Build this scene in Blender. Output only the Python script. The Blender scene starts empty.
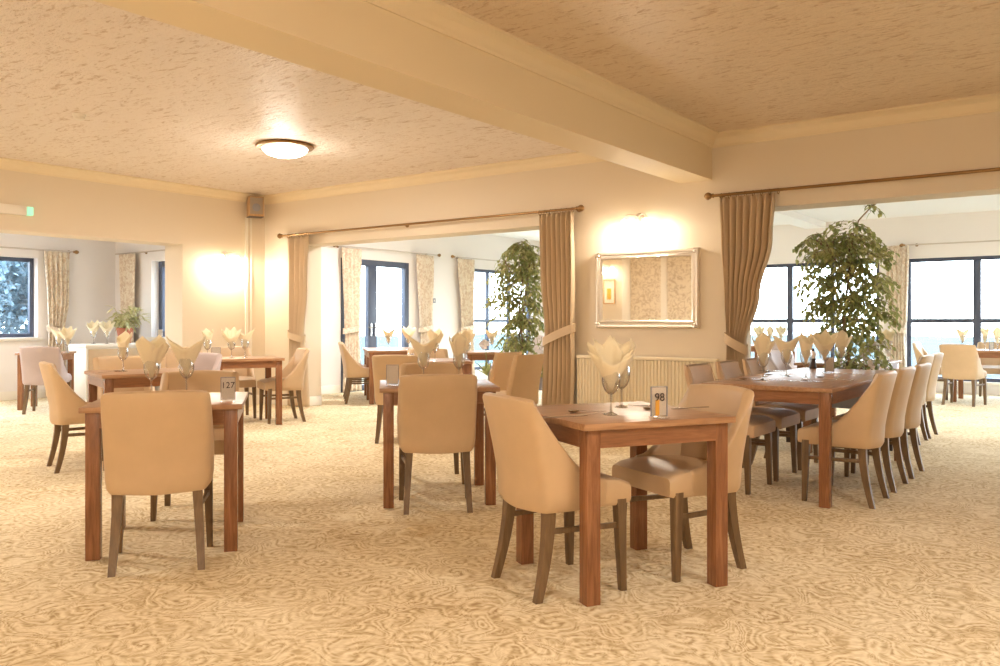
import bpy, bmesh, math, random
from mathutils import Vector, Matrix, noise
PI = math.pi
sc = bpy.context.scene
COL = sc.collection
F, HZ, CH, YAW = 838.0, 320.8, 1.17, 36.52          # focal (px), horizon row, eye height, camera heading
cY, sY = math.cos(math.radians(YAW)), math.sin(math.radians(YAW))
def W(r, d):                                          # metres right of / ahead of the camera -> room axes
    return (r*cY - d*sY, r*sY + d*cY)
def rz_of(a):                                         # heading (0 right, 90 away) -> z rotation of a thing facing +y
    return math.radians(a + YAW - 90)

# ------------------------------------------------------------------ materials
def mat(name, rgb, rough=0.5, metal=0.0, spec=0.5, emit=None, estr=0.0, sheen=0.0):
    m = bpy.data.materials.new(name); m.use_nodes = True
    b = m.node_tree.nodes['Principled BSDF']
    b.inputs['Base Color'].default_value = (*rgb, 1)
    b.inputs['Roughness'].default_value = rough
    b.inputs['Metallic'].default_value = metal
    b.inputs['Specular IOR Level'].default_value = spec
    if sheen: b.inputs['Sheen Weight'].default_value = sheen
    if emit:
        b.inputs['Emission Color'].default_value = (*emit, 1); b.inputs['Emission Strength'].default_value = estr
    return m
def N(m, t, **kw):
    n = m.node_tree.nodes.new(t)
    for k, v in kw.items(): setattr(n, k, v)
    return n
def L(m, a, b): m.node_tree.links.new(a, b)
def bsdf(m): return m.node_tree.nodes['Principled BSDF']
def ramp(m, fac, stops):
    r = N(m, 'ShaderNodeValToRGB'); e = r.color_ramp.elements
    while len(e) < len(stops): e.new(0.5)
    for i, (p, c) in enumerate(stops):
        e[i].position = p; e[i].color = (*c, 1)
    L(m, fac, r.inputs['Fac']); return r.outputs['Color']
def objco(m, scale=(1,1,1), rot=(0,0,0), loc=(0,0,0), src='Object'):
    tc = N(m, 'ShaderNodeTexCoord'); mp = N(m, 'ShaderNodeMapping')
    mp.inputs['Scale'].default_value = scale; mp.inputs['Rotation'].default_value = rot; mp.inputs['Location'].default_value = loc
    L(m, tc.outputs[src], mp.inputs['Vector']); return mp.outputs['Vector']
def noise_tex(m, vec, scale, detail=3, rough=.5, dist=0):
    n = N(m, 'ShaderNodeTexNoise'); n.inputs['Scale'].default_value = scale; n.inputs['Detail'].default_value = detail
    n.inputs['Roughness'].default_value = rough; n.inputs['Distortion'].default_value = dist
    L(m, vec, n.inputs['Vector']); return n.outputs['Fac']
def bump(m, h, strength=.3, dist=.01):
    b = N(m, 'ShaderNodeBump'); b.inputs['Strength'].default_value = strength; b.inputs['Distance'].default_value = dist
    L(m, h, b.inputs['Height']); L(m, b.outputs['Normal'], bsdf(m).inputs['Normal'])
def math_(m, op, a, b=None, clamp=False):
    n = N(m, 'ShaderNodeMath', operation=op); n.use_clamp = clamp
    for i, x in enumerate((a, b)):
        if x is None: continue
        if isinstance(x, (int, float)): n.inputs[i].default_value = x
        else: L(m, x, n.inputs[i])
    return n.outputs[0]

def wall_paint(name, rgb, rough=.7):
    m = mat(name, rgb, rough, spec=.25); v = objco(m)
    bump(m, noise_tex(m, v, 55, 2), .05, .004); return m
def wood(name, c0, c1, c2, rough=.3, axis=(14,14,1.1), spec=.5):
    m = mat(name, c1, rough, spec=spec); v = objco(m, axis)
    n = noise_tex(m, v, 2.2, 5, .62, 1.2)
    n2 = noise_tex(m, v, 14, 2, .5)
    f = math_(m, 'ADD', math_(m, 'MULTIPLY', n, .75), math_(m, 'MULTIPLY', n2, .25))
    L(m, ramp(m, f, [(.3, c0), (.5, c1), (.7, c2)]), bsdf(m).inputs['Base Color'])
    bump(m, n2, .04, .002); return m
def fabric(name, rgb, rough=.55, spec=.35, sc_=320, st=.06):
    m = mat(name, rgb, rough, spec=spec); v = objco(m)
    f = noise_tex(m, v, 9, 3)
    d = [c*.96 for c in rgb]; b = [min(1, c*1.03) for c in rgb]
    L(m, ramp(m, f, [(.3, d), (.7, b)]), bsdf(m).inputs['Base Color'])
    bump(m, noise_tex(m, v, sc_, 1), st, .002); return m

def carpet_mat():
    m = mat('carpet', (.6,.42,.24), .95, spec=.1)
    v = objco(m)
    wob = N(m, 'ShaderNodeTexNoise'); wob.inputs['Scale'].default_value = 5; wob.inputs['Detail'].default_value = 2
    L(m, v, wob.inputs['Vector'])
    sub = N(m, 'ShaderNodeVectorMath', operation='SUBTRACT'); L(m, wob.outputs['Color'], sub.inputs[0]); sub.inputs[1].default_value = (.5,.5,.5)
    scl = N(m, 'ShaderNodeVectorMath', operation='SCALE'); scl.inputs['Scale'].default_value = .12; L(m, sub.outputs[0], scl.inputs[0])
    add = N(m, 'ShaderNodeVectorMath', operation='ADD'); L(m, v, add.inputs[0]); L(m, scl.outputs[0], add.inputs[1])
    def contour(scale, k, seed, dist, det=1.0):       # looping lines, like woven scrolls
        mp = N(m, 'ShaderNodeMapping'); mp.inputs['Location'].default_value = (seed, seed*.7, 0); L(m, add.outputs[0], mp.inputs['Vector'])
        n = N(m, 'ShaderNodeTexNoise', noise_dimensions='2D'); n.inputs['Scale'].default_value = scale; n.inputs['Detail'].default_value = det; n.inputs['Distortion'].default_value = dist
        L(m, mp.outputs[0], n.inputs['Vector'])
        return math_(m, 'SINE', math_(m, 'MULTIPLY', n.outputs['Fac'], k))
    def scroll(scale, turns, freq, seed):             # spirals round scattered centres
        mp = N(m, 'ShaderNodeMapping'); mp.inputs['Location'].default_value = (seed, seed*.7, 0); mp.inputs['Scale'].default_value = (scale, scale, 0)
        L(m, add.outputs[0], mp.inputs['Vector'])
        vo = N(m, 'ShaderNodeTexVoronoi', voronoi_dimensions='2D'); vo.inputs['Scale'].default_value = 1; vo.inputs['Randomness'].default_value = .7
        L(m, mp.outputs[0], vo.inputs['Vector'])
        df = N(m, 'ShaderNodeVectorMath', operation='SUBTRACT'); L(m, mp.outputs[0], df.inputs[0]); L(m, vo.outputs['Position'], df.inputs[1])
        sx = N(m, 'ShaderNodeSeparateXYZ'); L(m, df.outputs[0], sx.inputs[0])
        ang = math_(m, 'ARCTAN2', sx.outputs['Y'], sx.outputs['X'])
        return math_(m, 'SINE', math_(m, 'ADD', math_(m, 'MULTIPLY', ang, turns), math_(m, 'MULTIPLY', vo.outputs['Distance'], freq))), vo.outputs['Distance']
    sp, dist = scroll(3.1, 2, 40, 3.1)
    near = math_(m, 'SUBTRACT', 1, math_(m, 'MULTIPLY', dist, 1.55), clamp=True)
    ct = contour(4.6, 52, 2.2, .9); ct2 = contour(13, 30, 7.7, 1.2)
    line = math_(m, 'ADD', math_(m, 'MULTIPLY', sp, math_(m, 'MULTIPLY', near, .85)), math_(m, 'MULTIPLY', ct, math_(m, 'SUBTRACT', .75, math_(m, 'MULTIPLY', near, .55))))
    s = math_(m, 'ADD', math_(m, 'MULTIPLY', line, .50), math_(m, 'MULTIPLY', ct2, .22))
    s = math_(m, 'ADD', s, math_(m, 'MULTIPLY', math_(m, 'SUBTRACT', noise_tex(m, v, 45, 3), .5), .9))
    s = math_(m, 'ADD', s, math_(m, 'MULTIPLY', math_(m, 'SUBTRACT', noise_tex(m, v, 1.6, 2), .5), .8))
    s = math_(m, 'ADD', math_(m, 'MULTIPLY', s, .5), .5)
    colr = ramp(m, s, [(.12, (.42,.285,.15)), (.36, (.63,.50,.30)), (.60, (.77,.66,.46)), (.86, (.88,.78,.60))])
    L(m, colr, bsdf(m).inputs['Base Color'])
    bump(m, math_(m, 'ADD', s, math_(m, 'MULTIPLY', noise_tex(m, v, 260, 1), .6)), .35, .006)
    return m
def ceiling_mat(name, c0, c1, rough):
    m = mat(name, c1, rough, spec=.5)
    v = objco(m)
    st = noise_tex(m, objco(m, (1,3.2,1), (0,0,.35)), 4.2, 4, .62, 1.8)
    st2 = noise_tex(m, objco(m, (1,2.6,1), (0,0,-.5), (3,1,0)), 13, 3, .6, 1.2)
    f = math_(m, 'ADD', math_(m, 'MULTIPLY', st, .6), math_(m, 'MULTIPLY', st2, .4))
    L(m, ramp(m, f, [(.36, c0), (.47, c1), (1, c1)]), bsdf(m).inputs['Base Color'])
    bump(m, f, 1.0, .05)
    return m

MT = {}
MT['wall'] = wall_paint('cream_wall_paint', (.765,.665,.525))
MT['wall2'] = wall_paint('pale_wall_paint', (.84,.79,.76))
MT['white'] = mat('white_gloss_paint', (.86,.80,.70), .4)
MT['beam'] = wall_paint('beam_paint', (.82,.70,.50))
MT['ceil'] = ceiling_mat('swirled_ceiling_plaster', (.60,.45,.32), (.86,.76,.67), .5)
MT['ceil_warm_lit'] = ceiling_mat('swirled_ceiling_plaster_warm_lit', (.60,.41,.24), (.83,.68,.51), .45)  # same plaster as the left bay; its warmer light is put into the colour
MT['ceil_plain'] = wall_paint('plain_ceiling_paint', (.88,.86,.84))
MT['carpet'] = carpet_mat()
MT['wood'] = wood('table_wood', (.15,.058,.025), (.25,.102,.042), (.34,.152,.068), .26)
MT['wood_top'] = wood('table_top_wood', (.25,.12,.056), (.37,.195,.098), (.48,.28,.15), .36, (1.2,14,14))  # paler than the legs: the sheen on the tops is put into the colour
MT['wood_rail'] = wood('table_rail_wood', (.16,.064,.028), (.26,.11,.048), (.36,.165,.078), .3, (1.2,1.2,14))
MT['leg'] = wood('chair_leg_wood', (.10,.058,.026), (.16,.095,.045), (.22,.14,.07), .4)
MT['tan'] = fabric('tan_upholstery', (.57,.40,.24), .42, .45)
MT['leather'] = fabric('tan_leather', (.58,.40,.25), .6, .25, 90, .05)
MT['mauve'] = fabric('grey_upholstery', (.50,.41,.40), .6)
MT['napkin'] = None
MT['steel'] = mat('steel', (.50,.47,.44), .25, 1)
MT['pole'] = mat('pale_metal', (.62,.54,.48), .35, .6)
MT['brass'] = mat('antique_brass', (.33,.20,.09), .32, 1)
MT['frame'] = mat('window_frame_paint', (.065,.075,.115), .4)
MT['silver'] = mat('silver_leaf', (.74,.68,.60), .3, .75)
MT['mirror'] = mat('mirror_silvering', (.92,.90,.86), .02, 1)
MT['rad'] = mat('radiator_enamel', (.84,.74,.55), .35)
MT['terracotta'] = mat('terracotta', (.50,.17,.09), .7)
MT['soil'] = mat('soil', (.06,.04,.025), .95)
MT['trough'] = mat('grey_trough_paint', (.27,.27,.30), .5)
MT['dark'] = mat('dark_stained_wood', (.055,.035,.03), .4)
MT['black'] = mat('black_plastic', (.02,.02,.02), .4)
MT['beech'] = wood('speaker_veneer', (.42,.24,.10), (.52,.31,.14), (.60,.38,.18), .4)
MT['grille'] = mat('speaker_grille', (.36,.29,.22), .7)
MT['plastic'] = mat('white_plastic', (.82,.76,.66), .4)
MT['bark'] = wood('bark', (.16,.10,.06), (.27,.18,.11), (.36,.26,.17), .8)
MT['shade'] = mat('lamp_glass', (.95,.9,.8), .4, emit=(1,.83,.58), estr=7)
MT['dome'] = mat('dome_glass', (.95,.93,.88), .4, emit=(1,.93,.80), estr=9)
MT['greenlens'] = mat('green_lens', (.35,.8,.6), .3, emit=(.35,.95,.65), estr=.45)
MT['card'] = mat('cream_card', (.84,.77,.67), .6)
MT['amber'] = mat('amber_print', (.72,.36,.05), .45)
MT['ink'] = mat('brown_ink', (.05,.025,.02), .5)
MT['petal'] = mat('white_petal', (.88,.82,.84), .6)
MT['orange'] = mat('orange_petal', (.75,.30,.10), .6)

def cloth_mat(name, rgb, trans=.35):
    m = bpy.data.materials.new(name); m.use_nodes = True; nt = m.node_tree
    b = nt.nodes['Principled BSDF']; b.inputs['Base Color'].default_value = (*rgb, 1); b.inputs['Roughness'].default_value = .75
    b.inputs['Specular IOR Level'].default_value = .2
    t = N(m, 'ShaderNodeBsdfTranslucent'); t.inputs['Color'].default_value = (*rgb, 1)
    mx = N(m, 'ShaderNodeMixShader'); mx.inputs[0].default_value = trans
    L(m, b.outputs[0], mx.inputs[1]); L(m, t.outputs[0], mx.inputs[2]); L(m, mx.outputs[0], nt.nodes['Material Output'].inputs['Surface'])
    return m
MT['napkin'] = cloth_mat('cream_napkin_paper', (.94,.84,.62), .18)
MT['drape'] = cloth_mat('beige_curtain_cloth', (.66,.51,.345), .12)
m = MT['drape2'] = cloth_mat('patterned_curtain_cloth', (.88,.77,.65), .15)
v = objco(m, (1,1,.8)); f = noise_tex(m, v, 13, 3, .5, 2.0)
L(m, ramp(m, f, [(.42, (.72,.57,.43)), (.5, (.85,.73,.58)), (.6, (.90,.81,.68))]), bsdf(m).inputs['Base Color'])
def leaf_mat(name, a, b, c, trans=.22):
    m = cloth_mat(name, b, trans)
    f = noise_tex(m, objco(m), 6.5, 4, .7)
    col = ramp(m, f, [(.36, a), (.5, b), (.66, c)])
    L(m, col, bsdf(m).inputs['Base Color']); bsdf(m).inputs['Roughness'].default_value = .32; bsdf(m).inputs['Specular IOR Level'].default_value = .5
    return m
MT['leaf'] = leaf_mat('ficus_leaf', (.12,.16,.05), (.36,.38,.14), (.74,.68,.36), .36)  # natural leaf variation, with lit yellow-green highlights painted into the pale end
MT['leaf2'] = leaf_mat('variegated_leaf', (.30,.29,.10), (.62,.56,.28), (.88,.80,.52))
MT['tree'] = leaf_mat('garden_leaf', (.10,.15,.175), (.145,.20,.23), (.19,.25,.28), .4)  # pale blue haze of the view is put into the leaf colour
m = MT['lawn'] = mat('lawn', (.30,.42,.25), .95, spec=.1)
L(m, ramp(m, noise_tex(m, objco(m), .35, 4), [(.35, (.050,.068,.068)), (.65, (.062,.080,.080))]), bsdf(m).inputs['Base Color'])
def glass_mat(name, tint, lo=.04, hi=.55, rough=.03, edge=None):
    m = bpy.data.materials.new(name); m.use_nodes = True; nt = m.node_tree
    nt.nodes.remove(nt.nodes['Principled BSDF'])
    t = N(m, 'ShaderNodeBsdfTransparent'); t.inputs['Color'].default_value = (*tint, 1)
    g = N(m, 'ShaderNodeBsdfGlossy'); g.inputs['Roughness'].default_value = rough
    lw = N(m, 'ShaderNodeLayerWeight'); lw.inputs['Blend'].default_value = .35
    if edge: L(m, ramp(m, lw.outputs['Facing'], [(.35, tint), (.9, edge)]), t.inputs['Color'])
    mr = N(m, 'ShaderNodeMapRange'); mr.inputs['To Min'].default_value = lo; mr.inputs['To Max'].default_value = hi
    L(m, lw.outputs['Facing'], mr.inputs['Value'])
    mx = N(m, 'ShaderNodeMixShader'); L(m, mr.outputs[0], mx.inputs[0]); L(m, t.outputs[0], mx.inputs[1]); L(m, g.outputs[0], mx.inputs[2])
    L(m, mx.outputs[0], nt.nodes['Material Output'].inputs['Surface']); return m
MT['glass'] = glass_mat('drinking_glass', (.97,.97,.96), .05, .7, .02, (.45,.43,.42))
MT['glass_stem'] = glass_mat('drinking_glass_stem', (.80,.78,.76), .14, .7, .05, (.40,.38,.37))
MT['pane'] = glass_mat('window_glass', (.97,.99,1), .03, .3)
MT['acrylic'] = glass_mat('clear_acrylic', (.93,.92,.92), .06, .5)

# ------------------------------------------------------------------ mesh helper
class M:
    def __init__(s): s.v = []; s.f = []
    def add(s, vs, fs):
        o = len(s.v); s.v += [tuple(p) for p in vs]; s.f += [tuple(i+o for i in f) for f in fs]; return s
    def box(s, x0, y0, z0, x1, y1, z1):
        vs = [(x,y,z) for z in (z0,z1) for y in (y0,y1) for x in (x0,x1)]
        return s.add(vs, [(0,2,3,1),(4,5,7,6),(0,1,5,4),(2,6,7,3),(0,4,6,2),(1,3,7,5)])
    def cbox(s, c, size, rot=None):
        h = [a/2 for a in size]
        vs = [Vector((x,y,z)) for z in (-h[2],h[2]) for y in (-h[1],h[1]) for x in (-h[0],h[0])]
        if rot is not None: vs = [rot @ p for p in vs]
        return s.add([p+Vector(c) for p in vs], [(0,2,3,1),(4,5,7,6),(0,1,5,4),(2,6,7,3),(0,4,6,2),(1,3,7,5)])
    def bar(s, pts, ws):                              # square section, axis aligned, through points (x,y,z) with (wx,wy)
        vs = []
        for p, w in zip(pts, ws):
            wx, wy = (w, w) if not isinstance(w, tuple) else w
            for a, b in ((-1,-1),(1,-1),(1,1),(-1,1)): vs.append((p[0]+a*wx/2, p[1]+b*wy/2, p[2]))
        fs = [(0,1,2,3)]
        n = len(pts)
        for i in range(n-1):
            for k in range(4):
                j = (k+1) % 4; fs.append((4*i+j, 4*i+k, 4*i+4+k, 4*i+4+j))
        fs.append(tuple(4*(n-1)+k for k in (3,2,1,0)))
        return s.add(vs, fs)
    def tube(s, pts, r, n=8, cap=True):
        pts = [Vector(p) for p in pts]; vs = []; fs = []
        rs = r if isinstance(r, (list, tuple)) else [r]*len(pts)
        up = Vector((0,0,1))
        for i, p in enumerate(pts):
            t = (pts[min(i+1, len(pts)-1)] - pts[max(i-1, 0)]).normalized()
            a = up.cross(t)
            if a.length < 1e-3: a = Vector((1,0,0)).cross(t)
            a.normalize(); b = t.cross(a)
            for k in range(n):
                q = 2*PI*k/n; vs.append(p + rs[i]*(math.cos(q)*a + math.sin(q)*b))
        for i in range(len(pts)-1):
            for k in range(n):
                j = (k+1) % n; fs.append((n*i+k, n*i+j, n*i+n+j, n*i+n+k))
        if cap: fs.append(tuple(range(n))[::-1]); fs.append(tuple(n*(len(pts)-1)+k for k in range(n)))
        return s.add(vs, fs)
    def lathe(s, prof, n=20, c=(0,0,0), rot=None):    # prof: (r, z)
        vs = []; fs = []
        for r, z in prof:
            for k in range(n):
                q = 2*PI*k/n; p = Vector((r*math.cos(q), r*math.sin(q), z))
                if rot is not None: p = rot @ p
                vs.append(p + Vector(c))
        for i in range(len(prof)-1):
            for k in range(n):
                j = (k+1) % n; fs.append((n*i+k, n*i+j, n*i+n+j, n*i+n+k))
        if prof[0][0] > 1e-4: fs.append(tuple(range(n))[::-1])
        if prof[-1][0] > 1e-4: fs.append(tuple(n*(len(prof)-1)+k for k in range(n)))
        return s.add(vs, fs)
    def loft(s, rings, closed=True, caps=True):
        n = len(rings[0]); vs = [p for r in rings for p in r]; fs = []
        for i in range(len(rings)-1):
            for k in range(n if closed else n-1):
                j = (k+1) % n; fs.append((n*i+k, n*i+j, n*i+n+j, n*i+n+k))
        if caps and closed: fs.append(tuple(range(n))[::-1]); fs.append(tuple(n*(len(rings)-1)+k for k in range(n)))
        return s.add(vs, fs)
    def build(s, name, material, parent=None, smooth=False, bevel=0, seg=2, fix=True, weld=False):
        me = bpy.data.meshes.new(name); me.from_pydata(s.v, [], s.f); me.update()
        if fix or bevel or weld:
            b = bmesh.new(); b.from_mesh(me)
            if weld: bmesh.ops.remove_doubles(b, verts=b.verts, dist=1e-4)
            if fix: bmesh.ops.recalc_face_normals(b, faces=b.faces)
            if bevel: bmesh.ops.bevel(b, geom=b.edges[:], offset=bevel, segments=seg, profile=.6, affect='EDGES', clamp_overlap=True)
            b.to_mesh(me); b.free()
        if smooth or bevel:
            for p in me.polygons: p.use_smooth = True
            me.set_sharp_from_angle(angle=math.radians(40))
        o = bpy.data.objects.new(name, me); COL.objects.link(o)
        me.materials.append(MT[material] if isinstance(material, str) else material)
        if parent: o.parent = parent
        return o
def tag(o, label=None, cat=None, group=None, kind=None):
    for k, x in (('label', label), ('category', cat), ('group', group), ('kind', kind)):
        if x: o[k] = x
    return o
def empty(name, loc=(0,0,0), rz=0):
    o = bpy.data.objects.new(name, None); COL.objects.link(o); o.location = loc; o.rotation_euler = (0,0,rz); o.empty_display_size = .1
    return o
def clone(o, loc=None, rz=None):
    def rec(a, par):
        c = a.copy(); COL.objects.link(c); c.parent = par
        for ch in [x for x in bpy.data.objects if x.parent == a]: rec(ch, c)
        return c
    kids = {}
    c = rec(o, None)
    if loc is not None: c.location = loc
    if rz is not None: c.rotation_euler = (0,0,rz)
    return c
class Proto:                                          # first call uses the original, later calls copy it with its parts
    def __init__(s, root): s.root = root; s.used = False; s.n = 0
    def put(s, loc, rz, label, group=None, cat=None):
        o = s.root if not s.used else clone(s.root)
        s.used = True; o.location = loc; o.rotation_euler = (0,0,rz)
        o['label'] = label
        if group: o['group'] = group
        if cat: o['category'] = cat
        return o
def struct(m, name, material, parent=None, **kw):
    o = m.build(name, material, parent, **kw)
    if parent is None: o['kind'] = 'structure'
    return o

# ------------------------------------------------------------------ the room
YW, YW2 = 7.556, 7.896          # dining side / garden-room side of the wall with the mirror
XL, XL2 = -9.74, -10.14         # dining side / alcove side of the left wall
ZC = 2.92
XR, YB = 3.4, -1.6
XA, YA = -13.17, 7.25           # alcove outer wall, alcove end wall
XG, YG, XG2 = -10.2, 15.2, 5.0  # garden room
struct(M().box(-13.6, -1.8, -.12, 5.3, 15.6, 0), 'floor', 'carpet')
struct(M().box(XL, YB, ZC, -3.26, YW2, ZC+.1), 'ceiling_left', 'ceil')
struct(M().box(-3.26, YB, ZC, XR, YW2, ZC+.1), 'ceiling_right', 'ceil_warm_lit')
struct(M().box(XL, YW2, 2.9, XG2, YG+.25, 3.02).box(XG-.25, YW2, 2.9, XL, YG+.25, 3.02), 'ceiling_garden_room', 'ceil_plain')
struct(M().box(XA-.3, .7, 2.6, XL2, YA+.2, 2.7), 'ceiling_alcove', 'ceil_plain')
O1 = (-8.946, -4.84); O2 = (-2.85, 1.6); HD = 2.2
struct(M().box(XL-.4, YW, 0, O1[0], YW2, ZC+.1).box(O1[0], YW, HD, O1[1], YW2, ZC+.1).box(O1[1], YW, 0, O2[0], YW2, ZC+.1)
       .box(O2[0], YW, HD, O2[1], YW2, ZC+.1).box(O2[1], YW, 0, XR+.2, YW2, ZC+.1), 'wall_back', 'wall')
struct(M().box(XL2, 6.26, 0, XL, YW, ZC+.1).box(XL2, 2.0, 2.16, XL, 6.26, ZC+.1).box(XL2, YB, 0, XL, 2.0, ZC+.1), 'wall_left', 'wall')
struct(M().box(XR, YB, 0, XR+.2, YW, ZC+.1), 'wall_right', 'wall')
struct(M().box(XL2, YB-.2, 0, XR+.2, YB, ZC+.1), 'wall_front', 'wall')
# alcove
AW = (3.2, 6.03, .92, 2.12)      # outer-wall window: y0 y1 z0 z1
struct(M().box(XA-.3, .9, 0, XA, AW[0], 2.7).box(XA-.3, AW[1], 0, XA, YA+.2, 2.7).box(XA-.3, AW[0], 0, XA, AW[1], AW[2]).box(XA-.3, AW[0], AW[3], XA, AW[1], 2.7), 'wall_alcove_outer', 'wall2')
EW = (-12.12, -10.45, .92, 2.1)
struct(M().box(XA, YA, 0, EW[0], YA+.28, 2.7).box(EW[1], YA, 0, XL2, YA+.28, 2.7).box(EW[0], YA, 0, EW[1], YA+.28, EW[2]).box(EW[0], YA, EW[3], EW[1], YA+.28, 2.7), 'wall_alcove_end', 'wall2')
struct(M().box(XA-.3, .7, 0, XL2, .9, 2.7), 'wall_alcove_near', 'wall2')
# garden room
GD = (9.42, 11.05, 0, 2.2); GWL = (12.78, 14.95, .2, 2.2)
struct(M().box(XG-.25, YW, 0, XG, GD[0], 3.0).box(XG-.25, GD[0], GD[3], XG, GD[1], 3.0).box(XG-.25, GD[1], 0, XG, GWL[0], 3.0)
       .box(XG-.25, GWL[0], 0, XG, GWL[1], GWL[2]).box(XG-.25, GWL[0], GWL[3], XG, GWL[1], 3.0).box(XG-.25, GWL[1], 0, XG, YG+.25, 3.0), 'wall_garden_left', 'wall2')
GA = (-9.6, -3.28, .2, 2.2); GB = (-2.86, 4.6, .2, 2.2)
w = M().box(XG, YG, 0, GA[0], YG+.25, 3.0).box(GA[1], YG, 0, GB[0], YG+.25, 3.0).box(GB[1], YG, 0, XG2, YG+.25, 3.0)
for g in (GA, GB): w.box(g[0], YG, 0, g[1], YG+.25, g[2]).box(g[0], YG, g[3], g[1], YG+.25, 3.0)
struct(w, 'wall_garden_far', 'wall2')
struct(M().box(XG2, YW2, 0, XG2+.2, YG+.25, 3.0), 'wall_garden_right', 'wall2')
struct(M().box(-4.5, YW2, 2.80, -4.15, YG, 2.9), 'beam_garden_room', 'ceil_plain')
struct(M().box(-3.43, YB, 2.5, -3.10, YW, ZC), 'beam', 'beam')
# cornices: profile lofted along a straight run
def cornice(name, p0, p1, nrm, d=.11, h=.12, z=ZC, material='beam'):
    prof = [(0,-h),(.012,-h),(.016,-h+.018),(.03,-h*.72),(.055,-h*.38),(d-.028,-.03),(d-.012,-.022),(d,-.018),(d,0),(0,0)]
    rings = [[(p[0]+nrm[0]*a, p[1]+nrm[1]*a, z+b) for a, b in prof] for p in (p0, p1)]
    struct(M().loft(rings), name, material)
cornice('trim_1', (-3.10, YW), (XR, YW), (0,-1)); cornice('trim_2', (-3.10, YB), (-3.10, YW), (1,0))
cornice('trim_3', (XL, YW), (-3.43, YW), (0,-1), .12, .11); cornice('trim_4', (XL, YB), (XL, YW), (1,0), .12, .11)
cornice('trim_5', (-3.43, YB), (-3.43, YW), (-1,0), .10, .10)
def skirt(name, x0, y0, x1, y1): struct(M().box(x0, y0, 0, x1, y1, .13), name, 'white', bevel=.006)
skirt('baseboard_left', XL, 6.26, XL+.018, YW); skirt('baseboard_back', XL, YW-.018, O1[0], YW); skirt('baseboard_center', O1[1], YW-.018, O2[0], YW)
skirt('baseboard_alcove', XA, .9, XA+.018, YA); skirt('baseboard_alcove_end', XA, YA-.018, XL2, YA); skirt('baseboard_garden', XG, YW2, XG+.018, GD[0]-.02)
skirt('baseboard_garden_left', XG, GD[1]+.02, XG+.018, YG); skirt('baseboard_jamb', O1[0], YW, O1[0]+.014, YW2)
# windows and doors: span along 'x' or 'y' at plane p (frame centred), uprights and rails in metres
def glazed(name, axis, p, a0, a1, z0, z1, ups=(), rails=(), fw=.06, dp=.07, door=False, sill=None):
    root = empty(name); root['kind'] = 'structure'
    def bx(mm, u0, u1, v0, v1, th):
        if axis == 'x': mm.box(u0, p-th/2, v0, u1, p+th/2, v1)
        else: mm.box(p-th/2, u0, v0, p+th/2, u1, v1)
    fr = M(); bx(fr, a0, a0+fw, z0, z1, dp); bx(fr, a1-fw, a1, z0, z1, dp); bx(fr, a0+fw, a1-fw, z1-fw, z1, dp); bx(fr, a0+fw, a1-fw, z0, z0+fw, dp)
    for u, t in ups: bx(fr, u-t/2, u+t/2, z0+fw, z1-fw, dp*.95)
    for z, t in rails: bx(fr, a0+fw, a1-fw, z-t/2, z+t/2, dp*.9)
    f = fr.build('frame', 'frame', root, bevel=.004)
    pn = M(); bx(pn, a0+fw/2, a1-fw/2, z0+fw/2, z1-fw/2, .008); pn.build('pane', 'pane', root)
    if sill is not None:
        s = M()
        if axis == 'x': s.box(a0-.05, min(p, sill), z0-.04, a1+.05, max(p, sill), z0-.002)
        else: s.box(min(p, sill), a0-.05, z0-.04, max(p, sill), a1+.05, z0-.002)
        s.build('sill', 'white', root, bevel=.005)
    return root
glazed('window_1', 'y', XA-.16, *AW, ups=((4.6,.07),), sill=XA+.06)
glazed('window_2', 'x', YA+.16, *EW, ups=((-11.3,.07),), fw=.09, sill=YA-.06)
glazed('window_3', 'y', XG-.1, *GWL, ups=((13.47,.06),(14.2,.06)), rails=((1.17,.06),), sill=XG+.03)
glazed('window_4', 'x', YG+.1, *GA, ups=((-8.8,.07),(-7.8,.07),(-6.8,.07),(-5.8,.07),(-4.8,.1),(-4.06,.06)), rails=((1.17,.07),), sill=YG-.04)
glazed('window_5', 'x', YG+.1, *GB, ups=((-1.84,.11),(-.8,.08),(.3,.08),(1.4,.08),(2.5,.08),(3.6,.08)), rails=((1.17,.07),), sill=YG-.04)
dr = glazed('door_1', 'y', XG-.05, *GD, ups=((10.15,.20),), fw=.10, dp=.09)
h = M().cbox((XG+.012, 10.10, 1.02), (.012,.035,.22)).cbox((XG+.012, 10.2, 1.02), (.012,.035,.22))
h.tube([(XG+.01,10.10,1.06),(XG+.05,10.10,1.06),(XG+.05,10.0,1.06)], .009).tube([(XG+.01,10.2,1.06),(XG+.05,10.2,1.06),(XG+.05,10.3,1.06)], .009)
h.build('door_handle', 'steel', dr, smooth=True)
# garden outside
struct(M().box(-60, -30, -.5, 60, 90, -.35), 'ground_lawn', 'lawn')

# ------------------------------------------------------------------ tables
def make_table(hx=.378, hy=.378):
    t = tag(empty('dining_table'), 'x', 'table')
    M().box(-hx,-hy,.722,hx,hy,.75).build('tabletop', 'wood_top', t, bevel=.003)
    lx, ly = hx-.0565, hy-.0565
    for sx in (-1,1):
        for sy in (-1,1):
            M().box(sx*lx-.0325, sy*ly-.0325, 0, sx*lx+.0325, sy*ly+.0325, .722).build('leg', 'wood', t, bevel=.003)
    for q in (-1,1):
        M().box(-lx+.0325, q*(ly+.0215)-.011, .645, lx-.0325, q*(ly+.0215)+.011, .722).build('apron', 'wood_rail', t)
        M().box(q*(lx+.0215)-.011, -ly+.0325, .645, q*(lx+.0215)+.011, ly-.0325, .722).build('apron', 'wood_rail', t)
    return t
TB = Proto(make_table())
def table(c, a, label, group='square wooden dining tables'):
    x, y = c; return TB.put((x, y, 0), math.radians(a), label, group)
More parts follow.
